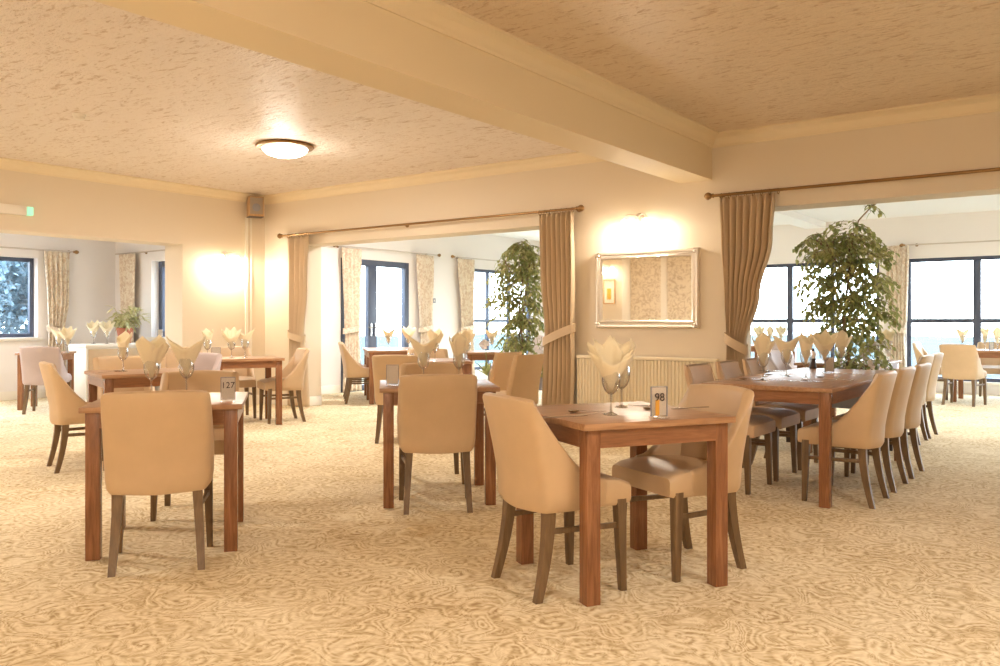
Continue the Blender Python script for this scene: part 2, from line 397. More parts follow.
TA = {'t1': (W(.542,3.886), 23+YAW), 't2': (W(-1.764,4.506), 14.5+YAW), 't3': (W(-.425,5.62), 7.9+YAW)}
table(*TA['t1'], 'square wooden table nearest the viewer, set with card stand numbered 98')
table(*TA['t2'], 'square wooden table set with two napkin glasses and card reading 127, front left')
table(*TA['t3'], 'square wooden table in the middle of the carpet, behind the number 98 table')
o = make_table(1.14, .428); o.location = (-1.456-.404, 5.41+1.116, 0); o.rotation_euler = (0,0,PI/2)
tag(o, 'long wooden dining table with a row of five napkins, at right', 'table')
table(W(-2.98,6.98), 36+YAW, 'wooden table with one napkin glass, beside the side-on tan chair at left')
table(W(-2.923,9.595), 25.8+YAW, 'wooden table below the corner loudspeaker, by the left wall lamp')
T3B = [W(-.72,9.0), W(-.15,11.5)]
table(T3B[0], 10+YAW, 'wooden table with salt and pepper shakers behind the middle table')
table(T3B[1], 10+YAW, 'wooden table in the garden room left of the first ficus')
table(W(-1.557,12.15), 12+YAW, 'wooden table in front of the garden doors')
table(W(-1.557-.157,12.15+.741), 12+YAW, 'second wooden table at the garden doors, behind the first one')
table((-1.61,13.95), 0, 'wooden table by the far right garden window')
o = make_table(.63, .378); o.location = (-2.26,9.15,0); o.rotation_euler = (0,0,PI/2); tag(o, 'wooden table in the garden room just behind the large ficus', 'table')
table((-4.85,14.3), 0, 'far wooden table in the garden room between the right curtain and ficus')
o = make_table(.29, .29); o.location = (*W(-6.10,11.27), 0); o.rotation_euler = (0,0,math.radians(10+YAW)); tag(o, 'small wooden table in the left alcove beside the white cabinet', 'table')

# ------------------------------------------------------------------ chairs (face +y)
def shell_mesh():
    # upholstered back that wraps forward into low wings; stations along the plan, closed sections
    rings = []; NS = 30
    def plan(u):      # outer line, u in -1..1
        a = abs(u); s = 1 if u >= 0 else -1
        if a < .5: x = .19*a/.5; y = -.232 + .03*(a/.5)**2
        elif a < .66:
            q = (a-.5)/.16*PI/2; x = .19+.042*math.sin(q); y = -.202+.045*(1-math.cos(q))
        else:
            q = (a-.66)/.34; x = .232+.012*math.sin(q*PI); y = -.157+q*.255
        return s*x, y
    for i in range(NS+1):
        u = -1+2*i/NS; x, y = plan(u); e = .004
        xa, ya = plan(max(-1, u-.02)); xb, yb = plan(min(1, u+.02))
        t = Vector((xb-xa, yb-ya, 0)).normalized(); n = Vector((-t.y, t.x, 0))    # inward
        a = abs(u)
        q = min(1, max(0, (a-.63)/.37))
        top = .852 - .010*(a/.63)**2 if a < .63 else .497 + .345*(1-q)**2.2
        bot = .372 - .012*(1-a)
        th = .058 - .016*q
        sec = []
        R = .024
        def P(off, z):
            lean = max(0, z-.46)**1.25*.26*(1 - .55*q)
            fl = 1 + .05*max(0, (z-.45)/.42)
            narrow = 1 - .05*max(0, (.44-z)/.08)**2
            p = Vector((x*fl*narrow, y, 0)) + n*off
            return (p.x, p.y - lean, z)
        sec = [P(.012, bot), P(.002, bot+.02), P(0, bot+.06)]
        K = 6
        for k in range(1, K): sec.append(P(0, bot+.06+(top-R-bot-.06)*k/K))
        for k in range(6):
            b = PI*k/5; sec.append(P(th/2 - th/2*math.cos(b), top-R+R*math.sin(b)))
        for k in range(1, K): sec.append(P(th, top-R-(top-R-bot-.06)*k/K))
        sec += [P(th, bot+.06), P(th-.004, bot+.02)]
        rings.append(sec)
    # rounded wing fronts
    def shrink(r, f, dy):
        c = Vector((0,0,0))
        for p in r: c += Vector(p)
        c /= len(r); return [(c.x+(p[0]-c.x)*f, p[1]+dy, c.z+(p[2]-c.z)*(1-(1-f)*.25)) for p in r]
    rings = [shrink(rings[0], .45, .016)] + rings + [shrink(rings[-1], .45, .016)]
    return M().loft(rings)
def seat_mesh(w0, w1, y0, y1, z0, z1, crown=.012):
    m = M(); rings = []
    n = 10
    for i in range(n+1):
        q = i/n; y = y0+(y1-y0)*q; w = (w0+(w1-w0)*q)/2
        e = 1.0
        edge = .02
        if i == n: w -= .008; 
        top = z1 + crown*math.sin(PI*q) - (.018 if i == n else (.004 if i == n-1 else 0))
        bt = z0 + (.01 if i == n else 0)
        ring = [(-w+.01, y, bt), (-w, y, bt+.015), (-w, y, top-edge), (-w+.006, y, top-.007), (-w+.022, y, top)]
        for k in range(1, 6): 
            x = -w+.022+(2*w-.044)*k/6; ring.append((x, y, top+crown*.6*math.sin(PI*k/6)*math.sin(PI*q)))
        ring += [(w-.022, y, top), (w-.006, y, top-.007), (w, y, top-edge), (w, y, bt+.015), (w-.01, y, bt)]
        rings.append(ring)
    return m.loft(rings)
def chair_legs(t, rear_z=.40):
    for s in (-1,1):
        M().bar([(s*.208,.185,.40),(s*.212,.19,.2),(s*.217,.195,0)], [(.046,.046),(.038,.038),(.029,.029)]).build('leg', 'leg', t, bevel=.003)
        pts = []; ws = []
        for k in range(7):
            q = k/6; pts.append((s*(.172+.022*q), -.150-.065*q**1.8, rear_z*(1-q))); ws.append((.046-.014*q, .05-.018*q))
        M().bar(pts, ws).build('leg', 'leg', t, smooth=True)
        M().cbox((s*.196,.02,.285), (.016,.35,.024), Matrix.Rotation(s*-.09, 3, 'Z')).build('stretcher', 'leg', t, bevel=.003)
def make_scoop(cloth):
    t = tag(empty('dining_chair'), 'x', 'chair')
    shell_mesh().build('backrest', cloth, t, smooth=True)
    seat_mesh(.40, .468, -.19, .236, .372, .482).build('seat', cloth, t, smooth=True)
    chair_legs(t)
    return t
def make_straight(cl='leather'):
    t = tag(empty('dining_chair'), 'x', 'chair')
    rings = []
    n = 12
    for i in range(n+1):
        q = i/n; z = .40+.455*q; y = -.165 - .10*q**1.4; w = .215-.006*q; th = .062-.018*q
        if i == n: w -= .014; th -= .022
        if i == n-1: w -= .003; th -= .006; z = .843
        r = .018
        bow = lambda x: -.022*(1-(x/.22)**2)
        ring = []
        xs = [-w+r, -w*.5, 0, w*.5, w-r]
        for x in xs: ring.append((x, y-th/2+bow(x), z))
        ring += [(w, y-th/2+r, z), (w, y+th/2-r, z)]
        for x in xs[::-1]: ring.append((x, y+th/2+bow(x), z))
        ring += [(-w, y+th/2-r, z), (-w, y-th/2+r, z)]
        rings.append(ring)
    M().loft(rings).build('backrest', cl, t, smooth=True)
    for s in (-1,1): M().tube([(s*.190, -.165-.10*q**1.4+.032-.012*q-.004, .50+.36*q) for q in (0,.25,.5,.75,1)], .003, 6).build('seam', cl, t, smooth=True)
    seat_mesh(.44, .46, -.19, .236, .375, .482).build('seat', cl, t, smooth=True)
    chair_legs(t)
    return t
SC, ST, MV, SB = Proto(make_scoop('tan')), Proto(make_straight()), Proto(make_scoop('mauve')), Proto(make_straight('tan'))
G1 = 'tan upholstered dining chairs with wrapped backs'
def chair(c, a, label, kind=SC, group=G1): return kind.put((c[0], c[1], 0), rz_of(a), label, group)
chair(W(.259,3.747), 27, 'tan wrap-back chair seen from behind at left of the number 98 table')
chair(W(.865,4.04), 207, 'tan wrap-back chair facing left at right side of the number 98 table')
chair(W(-1.656,4.10), 107, 'tan chair seen from behind at the front left table')
chair(W(-1.865,5.145), 284, 'tan chair facing the viewer across the front left table')
chair(W(-3.344,6.716), 36, 'tan chair in side view at far left, white carpet around its legs')
chair(W(-.404,5.308), 97.6, 'tan chair seen squarely from behind at the middle table')
chair(W(-.497,6.17), 277, 'tan chair facing the viewer at far side of the middle table')
for k, lb in enumerate(('first straight-back leather chair along the long table, beside the radiator', 'second straight-back leather chair along left of the long table', 'third straight-back leather chair along left of the long table, under the curtain')):
    p = W(1.63,5.884); chair((p[0]-.02, p[1]+.05+.57*k), -YAW, lb, ST, 'straight-back leather chairs at the long table')
for k, lb in enumerate(('nearest tan wrap-back chair on right of the long table', 'second tan wrap-back chair along right of the long table', 'last tan wrap-back chair of the three along right of the long table')):
    p = W(2.265,5.507); chair((p[0], p[1]+.615*k), 180-YAW, lb)
chair(W(-.96,8.19), 84, 'tan chair behind the card stand of the middle table')
chair(W(-.11,8.56), 140, 'tan straight-back chair left of the ficus, half hidden behind its taller neighbour', SB, 'tan straight-back chairs by the first ficus')
chair(W(.08,7.98), 138, 'tan straight-back chair turned left, right in front of the first ficus', SB, 'tan straight-back chairs by the first ficus')
chair(W(-.80,9.50), 280, 'tan chair glimpsed between the two napkins of the middle table')
chair(W(-3.22,10.13), 296, 'tan chair against the wall on far side of the corner table')
chair(W(-3.72,9.86), 296, 'tan chair by the left wall lamp, behind a napkin glass')
chair(W(-2.55,9.79), 208, 'tan chair at right end of the corner table, beside the curtain')
chair(W(-3.31,7.44), 306, 'tan chair on far side of the table with one napkin glass')
chair(W(-2.0,12.04), 12, 'tan chair at left of the table by the garden doors')
chair(W(-2.16,12.80), 12, 'tan chair behind another at the garden doors')
chair((-1.76,13.24), 80-YAW, 'tan chair seen from behind at the far right window table')
chair((-2.25,14.05), -YAW, 'pale chair in side view at left of the far right window table')
chair((-1.55,14.62), 270-YAW, 'chair with back to the far right garden window')
chair((-1.74,8.88), 180-YAW, 'tan chair in the garden room just past the row along the long table')
chair((-1.74,9.42), 180-YAW, 'tan chair in the garden room, farther of two past the long table row')
chair((-2.80,9.15), -YAW, 'tan chair beneath the leaves of the large ficus', MV)
chair((-4.45,13.68), 90-YAW, 'grey-mauve chair far behind the long table, seen between its napkins', MV, 'grey chairs in the bright rooms')
chair(W(-5.80,10.72), 100, 'grey-mauve chair in the left alcove below the window', MV, 'grey chairs in the bright rooms')
chair(W(-3.06,8.15), 250, 'grey chair half hidden behind the napkins of the front left table', MV, 'grey chairs in the bright rooms')

# ------------------------------------------------------------------ glasses and napkins
def make_glass():
    t = tag(empty('wine_glass'), 'x', 'glass')
    M().lathe([(.0001,.0),(.034,.0),(.034,.003),(.02,.006),(.006,.012),(.0045,.03),(.0042,.07),(.006,.088),(.0001,.092)], 20).build('stem', 'glass_stem', t, smooth=True)
    M().lathe([(.0001,.088),(.012,.092),(.028,.108),(.038,.13),(.0415,.152),(.0405,.178),(.037,.205),(.0362,.205),(.0392,.178),(.0402,.152),(.0368,.131),(.027,.110),(.011,.095),(.0001,.092)], 24).build('bowl', 'glass', t, smooth=True)
    return t
GL = Proto(make_glass())
def napkin_mesh(var):
    m = M()
    def flap(az, half, R, H, mode, ey=.7, bow=0):     # a folded leaf of the napkin: rises from the bowl, opens outward
        NU, NQ = 14, 9; rows = []
        for k in range(NQ+1):
            q = k/NQ; row = []
            for i in range(NU+1):
                u = -1+2*i/NU; au = abs(u)
                if mode == 'V': zt = H*(.66+.34*au**1.3)
                elif mode == 'P': zt = H*(1-.30*au**.9)
                else: zt = H*(.93+.07*u)
                z = .004+zt*q
                qq = max(0, (z-.05)/max(.02, H-.05))
                rr = .007 + .015*min(1, q*3) + (R-.022)*qq**.80
                rr *= 1 + .10*math.cos(u*PI*2.2+var)*q + bow*q*q
                a = math.radians(az + u*half)
                row.append((rr*math.cos(a), ey*rr*math.sin(a), z))
            rows.append(row)
        m.loft(rows, False, False)
    if var == 0:
        flap(-90, 92, .104, .235, 'V', .55); flap(90, 92, .10, .228, 'V', .5); flap(-80, 60, .05, .15, 'P', .6)
    elif var == 1:
        flap(-100, 78, .104, .185, 'V', .7); flap(20, 58, .106, .228, 'P', .8); flap(72, 50, .09, .252, 'P', .8); flap(128, 52, .094, .246, 'P', .8); flap(176, 50, .104, .225, 'P', .8); flap(-28, 46, .098, .20, 'P', .7)
    elif var == 2:
        flap(-90, 95, .066, .215, 'V', .75); flap(90, 95, .064, .235, 'P', .75); flap(20, 50, .07, .225, 'P', .7)
    else:
        flap(-120, 62, .095, .235, 'P', .75); flap(-40, 60, .098, .205, 'P', .7); flap(60, 70, .085, .24, 'P', .7); flap(150, 60, .085, .215, 'P', .7)
    return m
NP = []
for v in range(4):
    o = napkin_mesh(v).build('napkin', 'napkin', None, smooth=True, fix=False)
    sm = o.modifiers.new('thickness', 'SOLIDIFY'); sm.thickness = .0012; sm.offset = 0
    NP.append(Proto(tag(o, 'x', 'napkin')))
TZ = .7502
def setting(c, rz, var, where, group, z=TZ):
    GL.put((c[0], c[1], z), rz, 'wine glass, %s' % where, 'wine glasses '+group)
    NP[var].put((c[0], c[1], z+.098), rz, 'cream napkin in %s' % where, 'napkins '+group)
def at(px, d): return W((px-500)/F*d, d)
r0 = math.radians(YAW)
setting(at(611,3.74), r0+.3, 1, 'the front glass of the number 98 table' , 'on the number 98 table')
setting(at(621.5,4.06), r0+1.2, 3, 'the back glass of the number 98 table', 'on the number 98 table')
setting(at(151.5,4.68), r0+.35, 3, 'the left glass of the front left table', 'on the front left table')
setting(at(186.5,4.78), r0+.05, 0, 'the right glass of the front left table, with a deep V fold', 'on the front left table')
setting(at(123,6.95), r0, 2, 'the lone glass of the table by the side-on chair', 'on the left tables')
setting(at(423.5,5.72), r0+.2, 0, 'the left glass of the middle table', 'on the middle table')
setting(at(459,5.74), r0+.9, 3, 'the right glass of the middle table', 'on the middle table')
gg = 'behind the middle table'
setting(at(435,8.75), r0, 3, 'a far glass between the two middle table napkins', gg)
setting(at(467,8.95), r0+.4, 3, 'a far glass peeping out right of the middle table napkins', gg)
setting(at(492,11.4), r0, 0, 'the tall glass left of the first ficus', gg)
gg = 'along the long right table'
setting(at(763,5.90), r0+.3, 3, 'the leftmost glass of the long table', gg)
setting(at(786.5,6.33), r0-.2, 0, 'the second glass from left on the long table', gg)
setting(at(806,6.15), r0+.5, 2, 'the third glass from left on the long table', gg)
setting(at(824.5,6.75), r0-.1, 1, 'the fourth glass from left on the long table', gg)
setting(at(841.5,7.35), r0+.2, 3, 'the rightmost glass of the long table, before the ficus', gg)
gg = 'on the corner table'
setting(at(207.5,9.45), r0+.7, 2, 'the left glass of the corner table', gg)
setting(at(231.5,9.5), r0+.3, 1, 'the middle glass of the corner table', gg)
setting(at(245,9.6), r0, 0, 'the right glass of the corner table', gg)
gg = 'by the garden doors'
setting(at(388.5,12.0), r0, 0, 'the glass in front of the garden door pane', gg)
setting(at(408.5,12.2), r0+.4, 1, 'the glass before the right frame of the garden doors', gg)
gg = 'on the far right window table'
setting(at(962.5,12.2), r0, 0, 'the leftmost glass on the far right window table', gg)
setting(at(985,12.0), r0+.3, 2, 'the middle glass on the far right window table', gg)
setting(at(997.5,11.75), r0+.1, 3, 'the glass cut by the picture edge at far right', gg)
setting(at(888,8.75), r0, 2, 'the glass right of the large ficus', 'behind the large ficus')
gg = 'on the far garden room table'
setting(at(759,14.5), r0, 1, 'the leftmost white-lit glass near the far window', gg)
setting(at(770,14.4), r0+.4, 3, 'the middle white-lit glass near the far window', gg)
setting(at(781,14.2), r0+.2, 1, 'the right white-lit glass near the far window', gg)
gg = 'in the left alcove'
setting(at(59,11.25), r0, 0, 'the left glass on the alcove table', gg)
setting(at(67.5,11.05), r0+.3, 1, 'the right glass on the alcove table', gg)

# ------------------------------------------------------------------ card stands
def number(txt, size, parent, loc, material='ink'):
    cu = bpy.data.curves.new('number', 'FONT'); cu.body = txt; cu.size = size; cu.extrude = .0006; cu.align_x = 'CENTER'
    tmp = bpy.data.objects.new('number_outline', cu); COL.objects.link(tmp)
    me = bpy.data.meshes.new_from_object(tmp.evaluated_get(bpy.context.evaluated_depsgraph_get()))
    bpy.data.objects.remove(tmp); me.materials.clear(); me.materials.append(MT[material])
    o = bpy.data.objects.new('number', me); COL.objects.link(o)
    o.parent = parent; o.location = loc; o.rotation_euler = (PI/2, 0, 0); return o
def card_stand(c, rz, w, h, label, txt, amber=False, z=TZ):
    t = tag(empty('card_stand', (c[0], c[1], z), rz), label, 'table number', 'clear table number stands')
    M().box(-w/2, -.026, 0, w/2, .026, .008).build('base', 'acrylic', t, bevel=.001)
    M().box(-w/2, -.006, .008, w/2, -.003, h).box(-w/2, .003, .008, w/2, .006, h).build('sleeve', 'acrylic', t)
    cd = M().box(-w/2+.003, -.001, .012, w/2-.003, .001, h-.004).build('card', 'card', t)
    e = M()
    for s in (-1,1): e.box(s*w/2-.0012, -.0065, .008, s*w/2+.0012, .0065, h)
    e.box(-w/2, -.0065, h-.0012, w/2, .0065, h+.0012).build('edge', 'trough', t)
    if amber: M().box(-w*.27, -.0075, .012, -w*.02, -.0062, h*.58).build('amber_stripe', 'amber', cd)
    if txt: number(txt, h*.36, cd, (0, -.0072, h*.55))
    return t
card_stand(at(659,3.62), r0+.28, .074, .135, 'clear card stand with 98 and amber stripe on the nearest table', '98', True)
card_stand(at(228,4.38), r0+.32, .072, .125, 'clear card stand reading 127 on the front left table', '127')
card_stand(at(392.5,5.42), r0+.1, .078, .135, 'clear card stand at left corner of the middle table', '')
card_stand(at(829.5,6.75), r0, .07, .125, 'pale card stand on the long table between its right napkins', '')
card_stand(at(216,9.1), r0+.4, .09, .13, 'pale card stand at left on the corner table', '')
card_stand(at(991.5,11.9), r0+.2, .07, .125, 'card stand among the napkins of the far right window table', '')

# ------------------------------------------------------------------ cutlery
def flat_loft(sections, th=.003):   # (y, halfwidth, z)
    return M().loft([[(-w,y,z),(w,y,z),(w,y,z+th),(-w,y,z+th)] for y, w, z in sections])
def make_knife():
    o = flat_loft([(-.11,.006,0),(-.10,.0085,0),(-.01,.006,0),(0,.005,.0),(.01,.009,0),(.08,.0105,0),(.10,.007,0),(.108,.001,0)], .004).build('knife', 'steel', None, smooth=True); return tag(o, 'x', 'cutlery')
def make_spoon():
    m = flat_loft([(-.10,.007,0),(-.09,.008,0),(0,.0035,.004),(.03,.003,.006),(.04,.008,.004)], .0025)
    m.lathe([(.0001,0),(.010,.0012),(.017,.004),(.021,.0085),(.0202,.0088),(.016,.0052),(.009,.0026),(.0001,.0014)], 16, (0,.062,0), Matrix.Diagonal((.95,1.45,1)))
    return tag(m.build('spoon', 'steel', None, smooth=True), 'x', 'cutlery')
def make_fork():
    m = flat_loft([(-.10,.007,0),(-.09,.008,0),(0,.0035,.004),(.03,.004,.007),(.045,.012,.004),(.055,.0125,.003)], .0025)
    for k in range(4):
        x = -.0105+.007*k
        m.add([(x+a, y, z+b) for y, z in ((.052,.003),(.075,.002),(.095,.006)) for a in (-.0022,.0022) for b in (0,.0022)],
              [(0,4,6,2),(4,8,10,6),(1,3,7,5),(5,7,11,9),(0,1,5,4),(4,5,9,8),(2,6,7,3),(6,10,11,7),(8,9,11,10)])
    return tag(m.build('fork', 'steel', None, smooth=True), 'x', 'cutlery')
KN, SP, FK = Proto(make_knife()), Proto(make_spoon()), Proto(make_fork())
CG = 'steel cutlery laid on the tables'
def lay(P_, c, a, lb): P_.put((c[0], c[1], TZ+.0005), rz_of(a), lb, CG)
lay(KN, at(566,3.66), 25, 'steel knife at left front corner of the nearest table')
lay(SP, at(586,3.86), 200, 'steel spoon left of the glasses on the nearest table')
lay(FK, at(594,3.74), 25, 'steel fork pointing at the front glass on the nearest table')
lay(FK, at(634,4.10), 205, 'steel fork beyond the back glass on the nearest table')
lay(SP, at(652,4.02), 240, 'steel spoon behind the 98 card stand')
lay(KN, at(690,4.02), 205, 'steel knife at right of the 98 card stand')
lay(SP, at(110,6.85), 60, 'steel spoon beside the lone glass at left')
lay(SP, at(156,4.66), 110, 'steel spoon beside the left glass on the front left table')
for i, (px, d, a, P_, lb) in enumerate([
    (731,5.92,-30,KN,'steel knife nearest the left corner of the long table'), (752,5.95,150,SP,'steel spoon left of the first glass on the long table'), (771,5.9,-30,FK,'steel fork right of the first glass on the long table'),
    (754,6.4,-30,KN,'steel knife of the second left place on the long table'), (777,6.45,150,SP,'steel spoon just left of the second glass on the long table'), (790,6.6,-30,FK,'steel fork just beyond the second glass on the long table'),
    (772,7.0,-30,KN,'steel knife of the third left place on the long table'), (802,5.75,150,FK,'steel fork in front of the third glass on the long table'), (812,5.78,120,SP,'steel spoon in front of the fourth glass on the long table'),
    (838,5.95,150,KN,'steel knife nearest the right edge of the long table'), (829,6.15,150,SP,'steel spoon at right edge of the long table'), (848,6.6,150,KN,'steel knife at the second right place of the long table')]):
    lay(P_, at(px, d), a, lb)
def shaker(c, material, name, label, z=TZ, s=1.0):
    t = tag(empty(name, (c[0], c[1], z)), label, 'shaker')
    M().lathe([(.017*s,0),(.02*s,.004*s),(.02*s,.02*s),(.014*s,.055*s),(.014*s,.06*s)], 16).build('body', material, t, smooth=True)
    M().lathe([(.0155*s,.06*s),(.0155*s,.072*s),(.010*s,.082*s),(.0001,.085*s)], 16).build('cap', 'steel', t, smooth=True)
shaker(at(412,8.7), 'petal', 'salt_shaker', 'white salt shaker on the table behind the middle one')
shaker(at(408.3,8.7), 'trough', 'pepper_shaker', 'dark grey pepper shaker beside the white salt shaker')
t = tag(empty('pepper_mill', (*at(813,7.35), TZ)), 'dark pepper mill with pale middle on the long table', 'pepper mill')
M().lathe([(.03,0),(.032,.01),(.022,.05),(.02,.075),(.026,.09)], 18).build('body', 'dark', t, smooth=True)
M().lathe([(.024,.09),(.020,.1),(.026,.12),(.024,.14),(.012,.155)], 18).build('head', 'petal', t, smooth=True)
M().lathe([(.011,.155),(.014,.165),(.009,.178),(.0001,.18)], 14).build('knob', 'dark', t, smooth=True)

# ------------------------------------------------------------------ curtain poles and curtains
def pole(name, label, axis, p, a0, a1, z, r=.014, wallp=None, knobs=(1,1), rings=(), brk=(), mt='brass'):
    t = tag(empty(name), label, 'curtain pole')
    V = (lambda u, off, zz: (u, p+off, zz)) if axis == 'x' else (lambda u, off, zz: (p+off, u, zz))
    M().tube([V(a0,0,z), V(a1,0,z)], r, 10).build('rod', mt, t, smooth=True)
    for u, k, s in ((a0, knobs[0], -1), (a1, knobs[1], 1)):
        if k:
            rot = Matrix.Rotation(s*PI/2, 3, 'Y') if axis == 'x' else Matrix.Rotation(-s*PI/2, 3, 'X')
            M().lathe([(r*1.1,-.005),(r*1.6,.0),(r*1.1,.012),(r*2.1,.03),(r*2.6,.05),(r*2.1,.07),(r*.9,.085),(.0001,.09)], 14, V(u,0,z), rot).build('finial', 'brass', t, smooth=True)
    for u in brk:
        M().tube([V(u,0,z), V(u,wallp-p,z)], .008, 8).tube([V(u,wallp-p-(.012 if wallp > p else -.012),z), V(u,wallp-p,z)], .026, 12).build('bracket', 'brass', t, smooth=True)
    for u in rings:
        c = V(u,0,z-.012); R = r+.012; pts = []
        for k in range(13):
            q = 2*PI*k/12
            pts.append((c[0], c[1]+R*math.cos(q), c[2]+R*math.sin(q)) if axis == 'x' else (c[0]+R*math.cos(q), c[1], c[2]+R*math.sin(q)))
        M().tube(pts, .0035, 6, False).build('ring', 'brass', t, smooth=True)
    return t
def curtain(label, axis, p, prof, ztop, zbot, folds, amp, material, tie=None, group=None, side=-1, seed=0):
    # prof: list of (z, edge0, edge1); tie: (z_low, z_high) of the tie band, higher at the held side
    rnd = random.Random(seed); NX, NZ = folds*10, 40
    def edges(z):
        for (za, a0, a1), (zb, b0, b1) in zip(prof, prof[1:]):
            if za >= z >= zb:
                q = (za-z)/(za-zb) if za > zb else 0; q = q*q*(3-2*q); return a0+(b0-a0)*q, a1+(b1-a1)*q
        return prof[-1][1:]
    ph = [rnd.uniform(-.5,.5) for _ in range(folds+2)]; am = [rnd.uniform(.75,1.15) for _ in range(folds+2)]
    m = M(); rows = []
    w_top = abs(prof[0][2]-prof[0][1])
    for k in range(NZ+1):
        z = ztop+(zbot-ztop)*k/NZ; e0, e1 = edges(z); row = []
        tight = abs(e1-e0)/w_top
        for i in range(NX+1):
            u = i/NX; c = u*folds; j = int(c)
            sh = .06*math.sin(2.3*z+ph[j]*6)*min(1, (ztop-z)*1.5)
            s = math.sin(2*PI*(c)+ph[j]*.0+sh*4)
            a = amp*(am[j]*(1-c+j)+am[j+1]*(c-j))
            hdr = min(1, (ztop-z)/.12+.45)
            off = a*hdr*s*(1.0+.25*(1-tight))
            x = e0+(e1-e0)*(u + .018*math.sin(2*PI*c*2+1)*min(1, (ztop-z)))
            row.append((x, p+off, z) if axis == 'x' else (p+off, x, z))
        rows.append(row)
    m.loft(rows, False, False)
    o = m.build('curtain', material, None, smooth=True, fix=False); tag(o, label, 'curtain', group)
    s = o.modifiers.new('thickness', 'SOLIDIFY'); s.thickness = .004; s.offset = 0
    if tie:
        z0, z1 = tie; zz = (z0+z1)/2; e0, e1 = edges(zz); e0 -= .012; e1 += .012
        b = M(); rings = []; n = 28; hh = .045
        A = amp*1.3+.02
        cx, hw = (e0+e1)/2, abs(e1-e0)/2+.006
        for i in range(n):
            q = 2*PI*i/n; u = cx+hw*math.cos(q); off = A*math.sin(q)
            zc = z0+(z1-z0)*((math.cos(q)*(-side)*-1)+1)/2 if False else (z0+z1)/2 + (z1-z0)/2*(math.cos(q)*side)
            base = (u, p+off) if axis == 'x' else (p+off, u)
            base2 = (cx+(hw+.004)*math.cos(q), p+(A+.004)*math.sin(q)) if axis == 'x' else (p+(A+.004)*math.sin(q), cx+(hw+.004)*math.cos(q))
            rings.append([(*base, zc-hh), (*base2, zc-hh), (*base2, zc+hh), (*base, zc+hh)])
        rings.append(rings[0])
        b.loft(rings, True, False).build('tieback', material, o, smooth=True)
    return o
PZ = 2.335; PP = YW-.10
pole('curtain_pole', 'long brass curtain pole over the left opening in the mirror wall', 'x', PP, -9.24, -4.53, PZ, .014, YW, (1,1), [-9.1+.075*k for k in range(6)]+[-4.99+.068*k for k in range(7)], (-9.17,-7.0,-4.56))
pole('curtain_pole', 'brass curtain pole over the right opening, running out of the picture', 'x', PP, -3.05, 1.8, PZ, .014, YW, (1,1), [-2.97+.075*k for k in range(8)], (-3.0,-.7,1.75))
CGp = 'plain beige curtains on the mirror wall'
curtain('plain beige curtain at left end of the left opening, beside the corner table', 'x', PP, [(2.31,-9.12,-8.69),(1.6,-9.10,-8.72),(.98,-9.08,-8.80),(.5,-9.1,-8.72),(.02,-9.12,-8.68)], 2.31, .02, 4, .045, 'drape', (.92,1.0), CGp, -1, 1)
curtain('plain beige curtain with a tieback, right beside the radiator', 'x', PP, [(2.31,-5.0,-4.57),(1.7,-4.99,-4.56),(1.02,-4.93,-4.57),(.75,-4.95,-4.56),(.02,-4.98,-4.58)], 2.31, .02, 7, .032, 'drape', (.94,1.10), CGp, 1, 2)
curtain('plain beige curtain swept to the left, right of the mirror', 'x', PP, [(2.31,-2.985,-2.47),(1.9,-2.975,-2.50),(1.4,-2.95,-2.62),(.95,-2.92,-2.74),(.55,-2.95,-2.68),(.02,-2.98,-2.64)], 2.31, .02, 8, .034, 'drape', (.90,1.02), CGp, -1, 3)
CG2 = 'patterned curtains at the garden windows'
pole('curtain_pole', 'slim pole above the garden doors', 'y', XG+.09, 9.25, 11.72, 2.38, .012, XG, (1,1), (), (9.35,11.5), 'pole')
curtain('patterned curtain left of the garden doors', 'y', XG+.09, [(2.36,9.36,9.80),(1.1,9.40,9.76),(.95,9.42,9.74),(.02,9.38,9.80)], 2.36, .02, 5, .028, 'drape2', (1.0,1.06), CG2, 1, 4)
curtain('patterned curtain right of the garden doors', 'y', XG+.09, [(2.36,11.14,11.62),(1.1,11.22,11.58),(.95,11.25,11.55),(.02,11.2,11.62)], 2.36, .02, 5, .028, 'drape2', (1.0,1.06), CG2, 1, 5)
pole('curtain_pole', 'slim pole above the window behind the first ficus', 'y', XG+.09, 12.2, 15.0, 2.38, .012, XG, (1,1), (), (12.4,14.8), 'pole')
curtain('patterned curtain left of the window behind the first ficus', 'y', XG+.09, [(2.36,12.3,12.82),(1.1,12.42,12.80),(.95,12.44,12.78),(.02,12.36,12.82)], 2.36, .02, 5, .028, 'drape2', (1.0,1.06), CG2, 1, 6)
pole('curtain_pole', 'slim pole above the far right garden windows', 'x', YG-.09, -2.86, 4.7, 2.42, .012, YG, (1,1), (), (-2.7,1,4.5), 'pole')
curtain('patterned curtain hanging between the two far garden windows', 'x', YG-.09, [(2.42,-3.16,-2.80),(1.2,-3.12,-2.83),(1.0,-3.08,-2.87),(.4,-3.1,-2.85),(.02,-3.14,-2.82)], 2.42, .02, 5, .03, 'drape2', (1.0,1.04), CG2, -1, 7)
CG3 = 'patterned curtains in the left alcove'
pole('curtain_pole', 'slim pole above the large alcove window', 'y', XA+.09, 2.9, 6.52, 2.24, .012, XA, (1,1), (), (3.0,6.49), 'pole')
curtain('patterned curtain right of the large alcove window', 'y', XA+.09, [(2.23,6.08,6.46),(1.5,6.12,6.45),(1.0,6.14,6.38),(.6,6.12,6.40),(.02,6.10,6.42)], 2.23, .02, 5, .028, 'drape2', (.98,1.06), CG3, -1, 8)
pole('curtain_pole', 'slim pole above the narrow alcove end window', 'x', YA-.09, -13.0, -10.3, 2.24, .012, YA, (0,1), (), (-12.25,-10.4), 'pole')
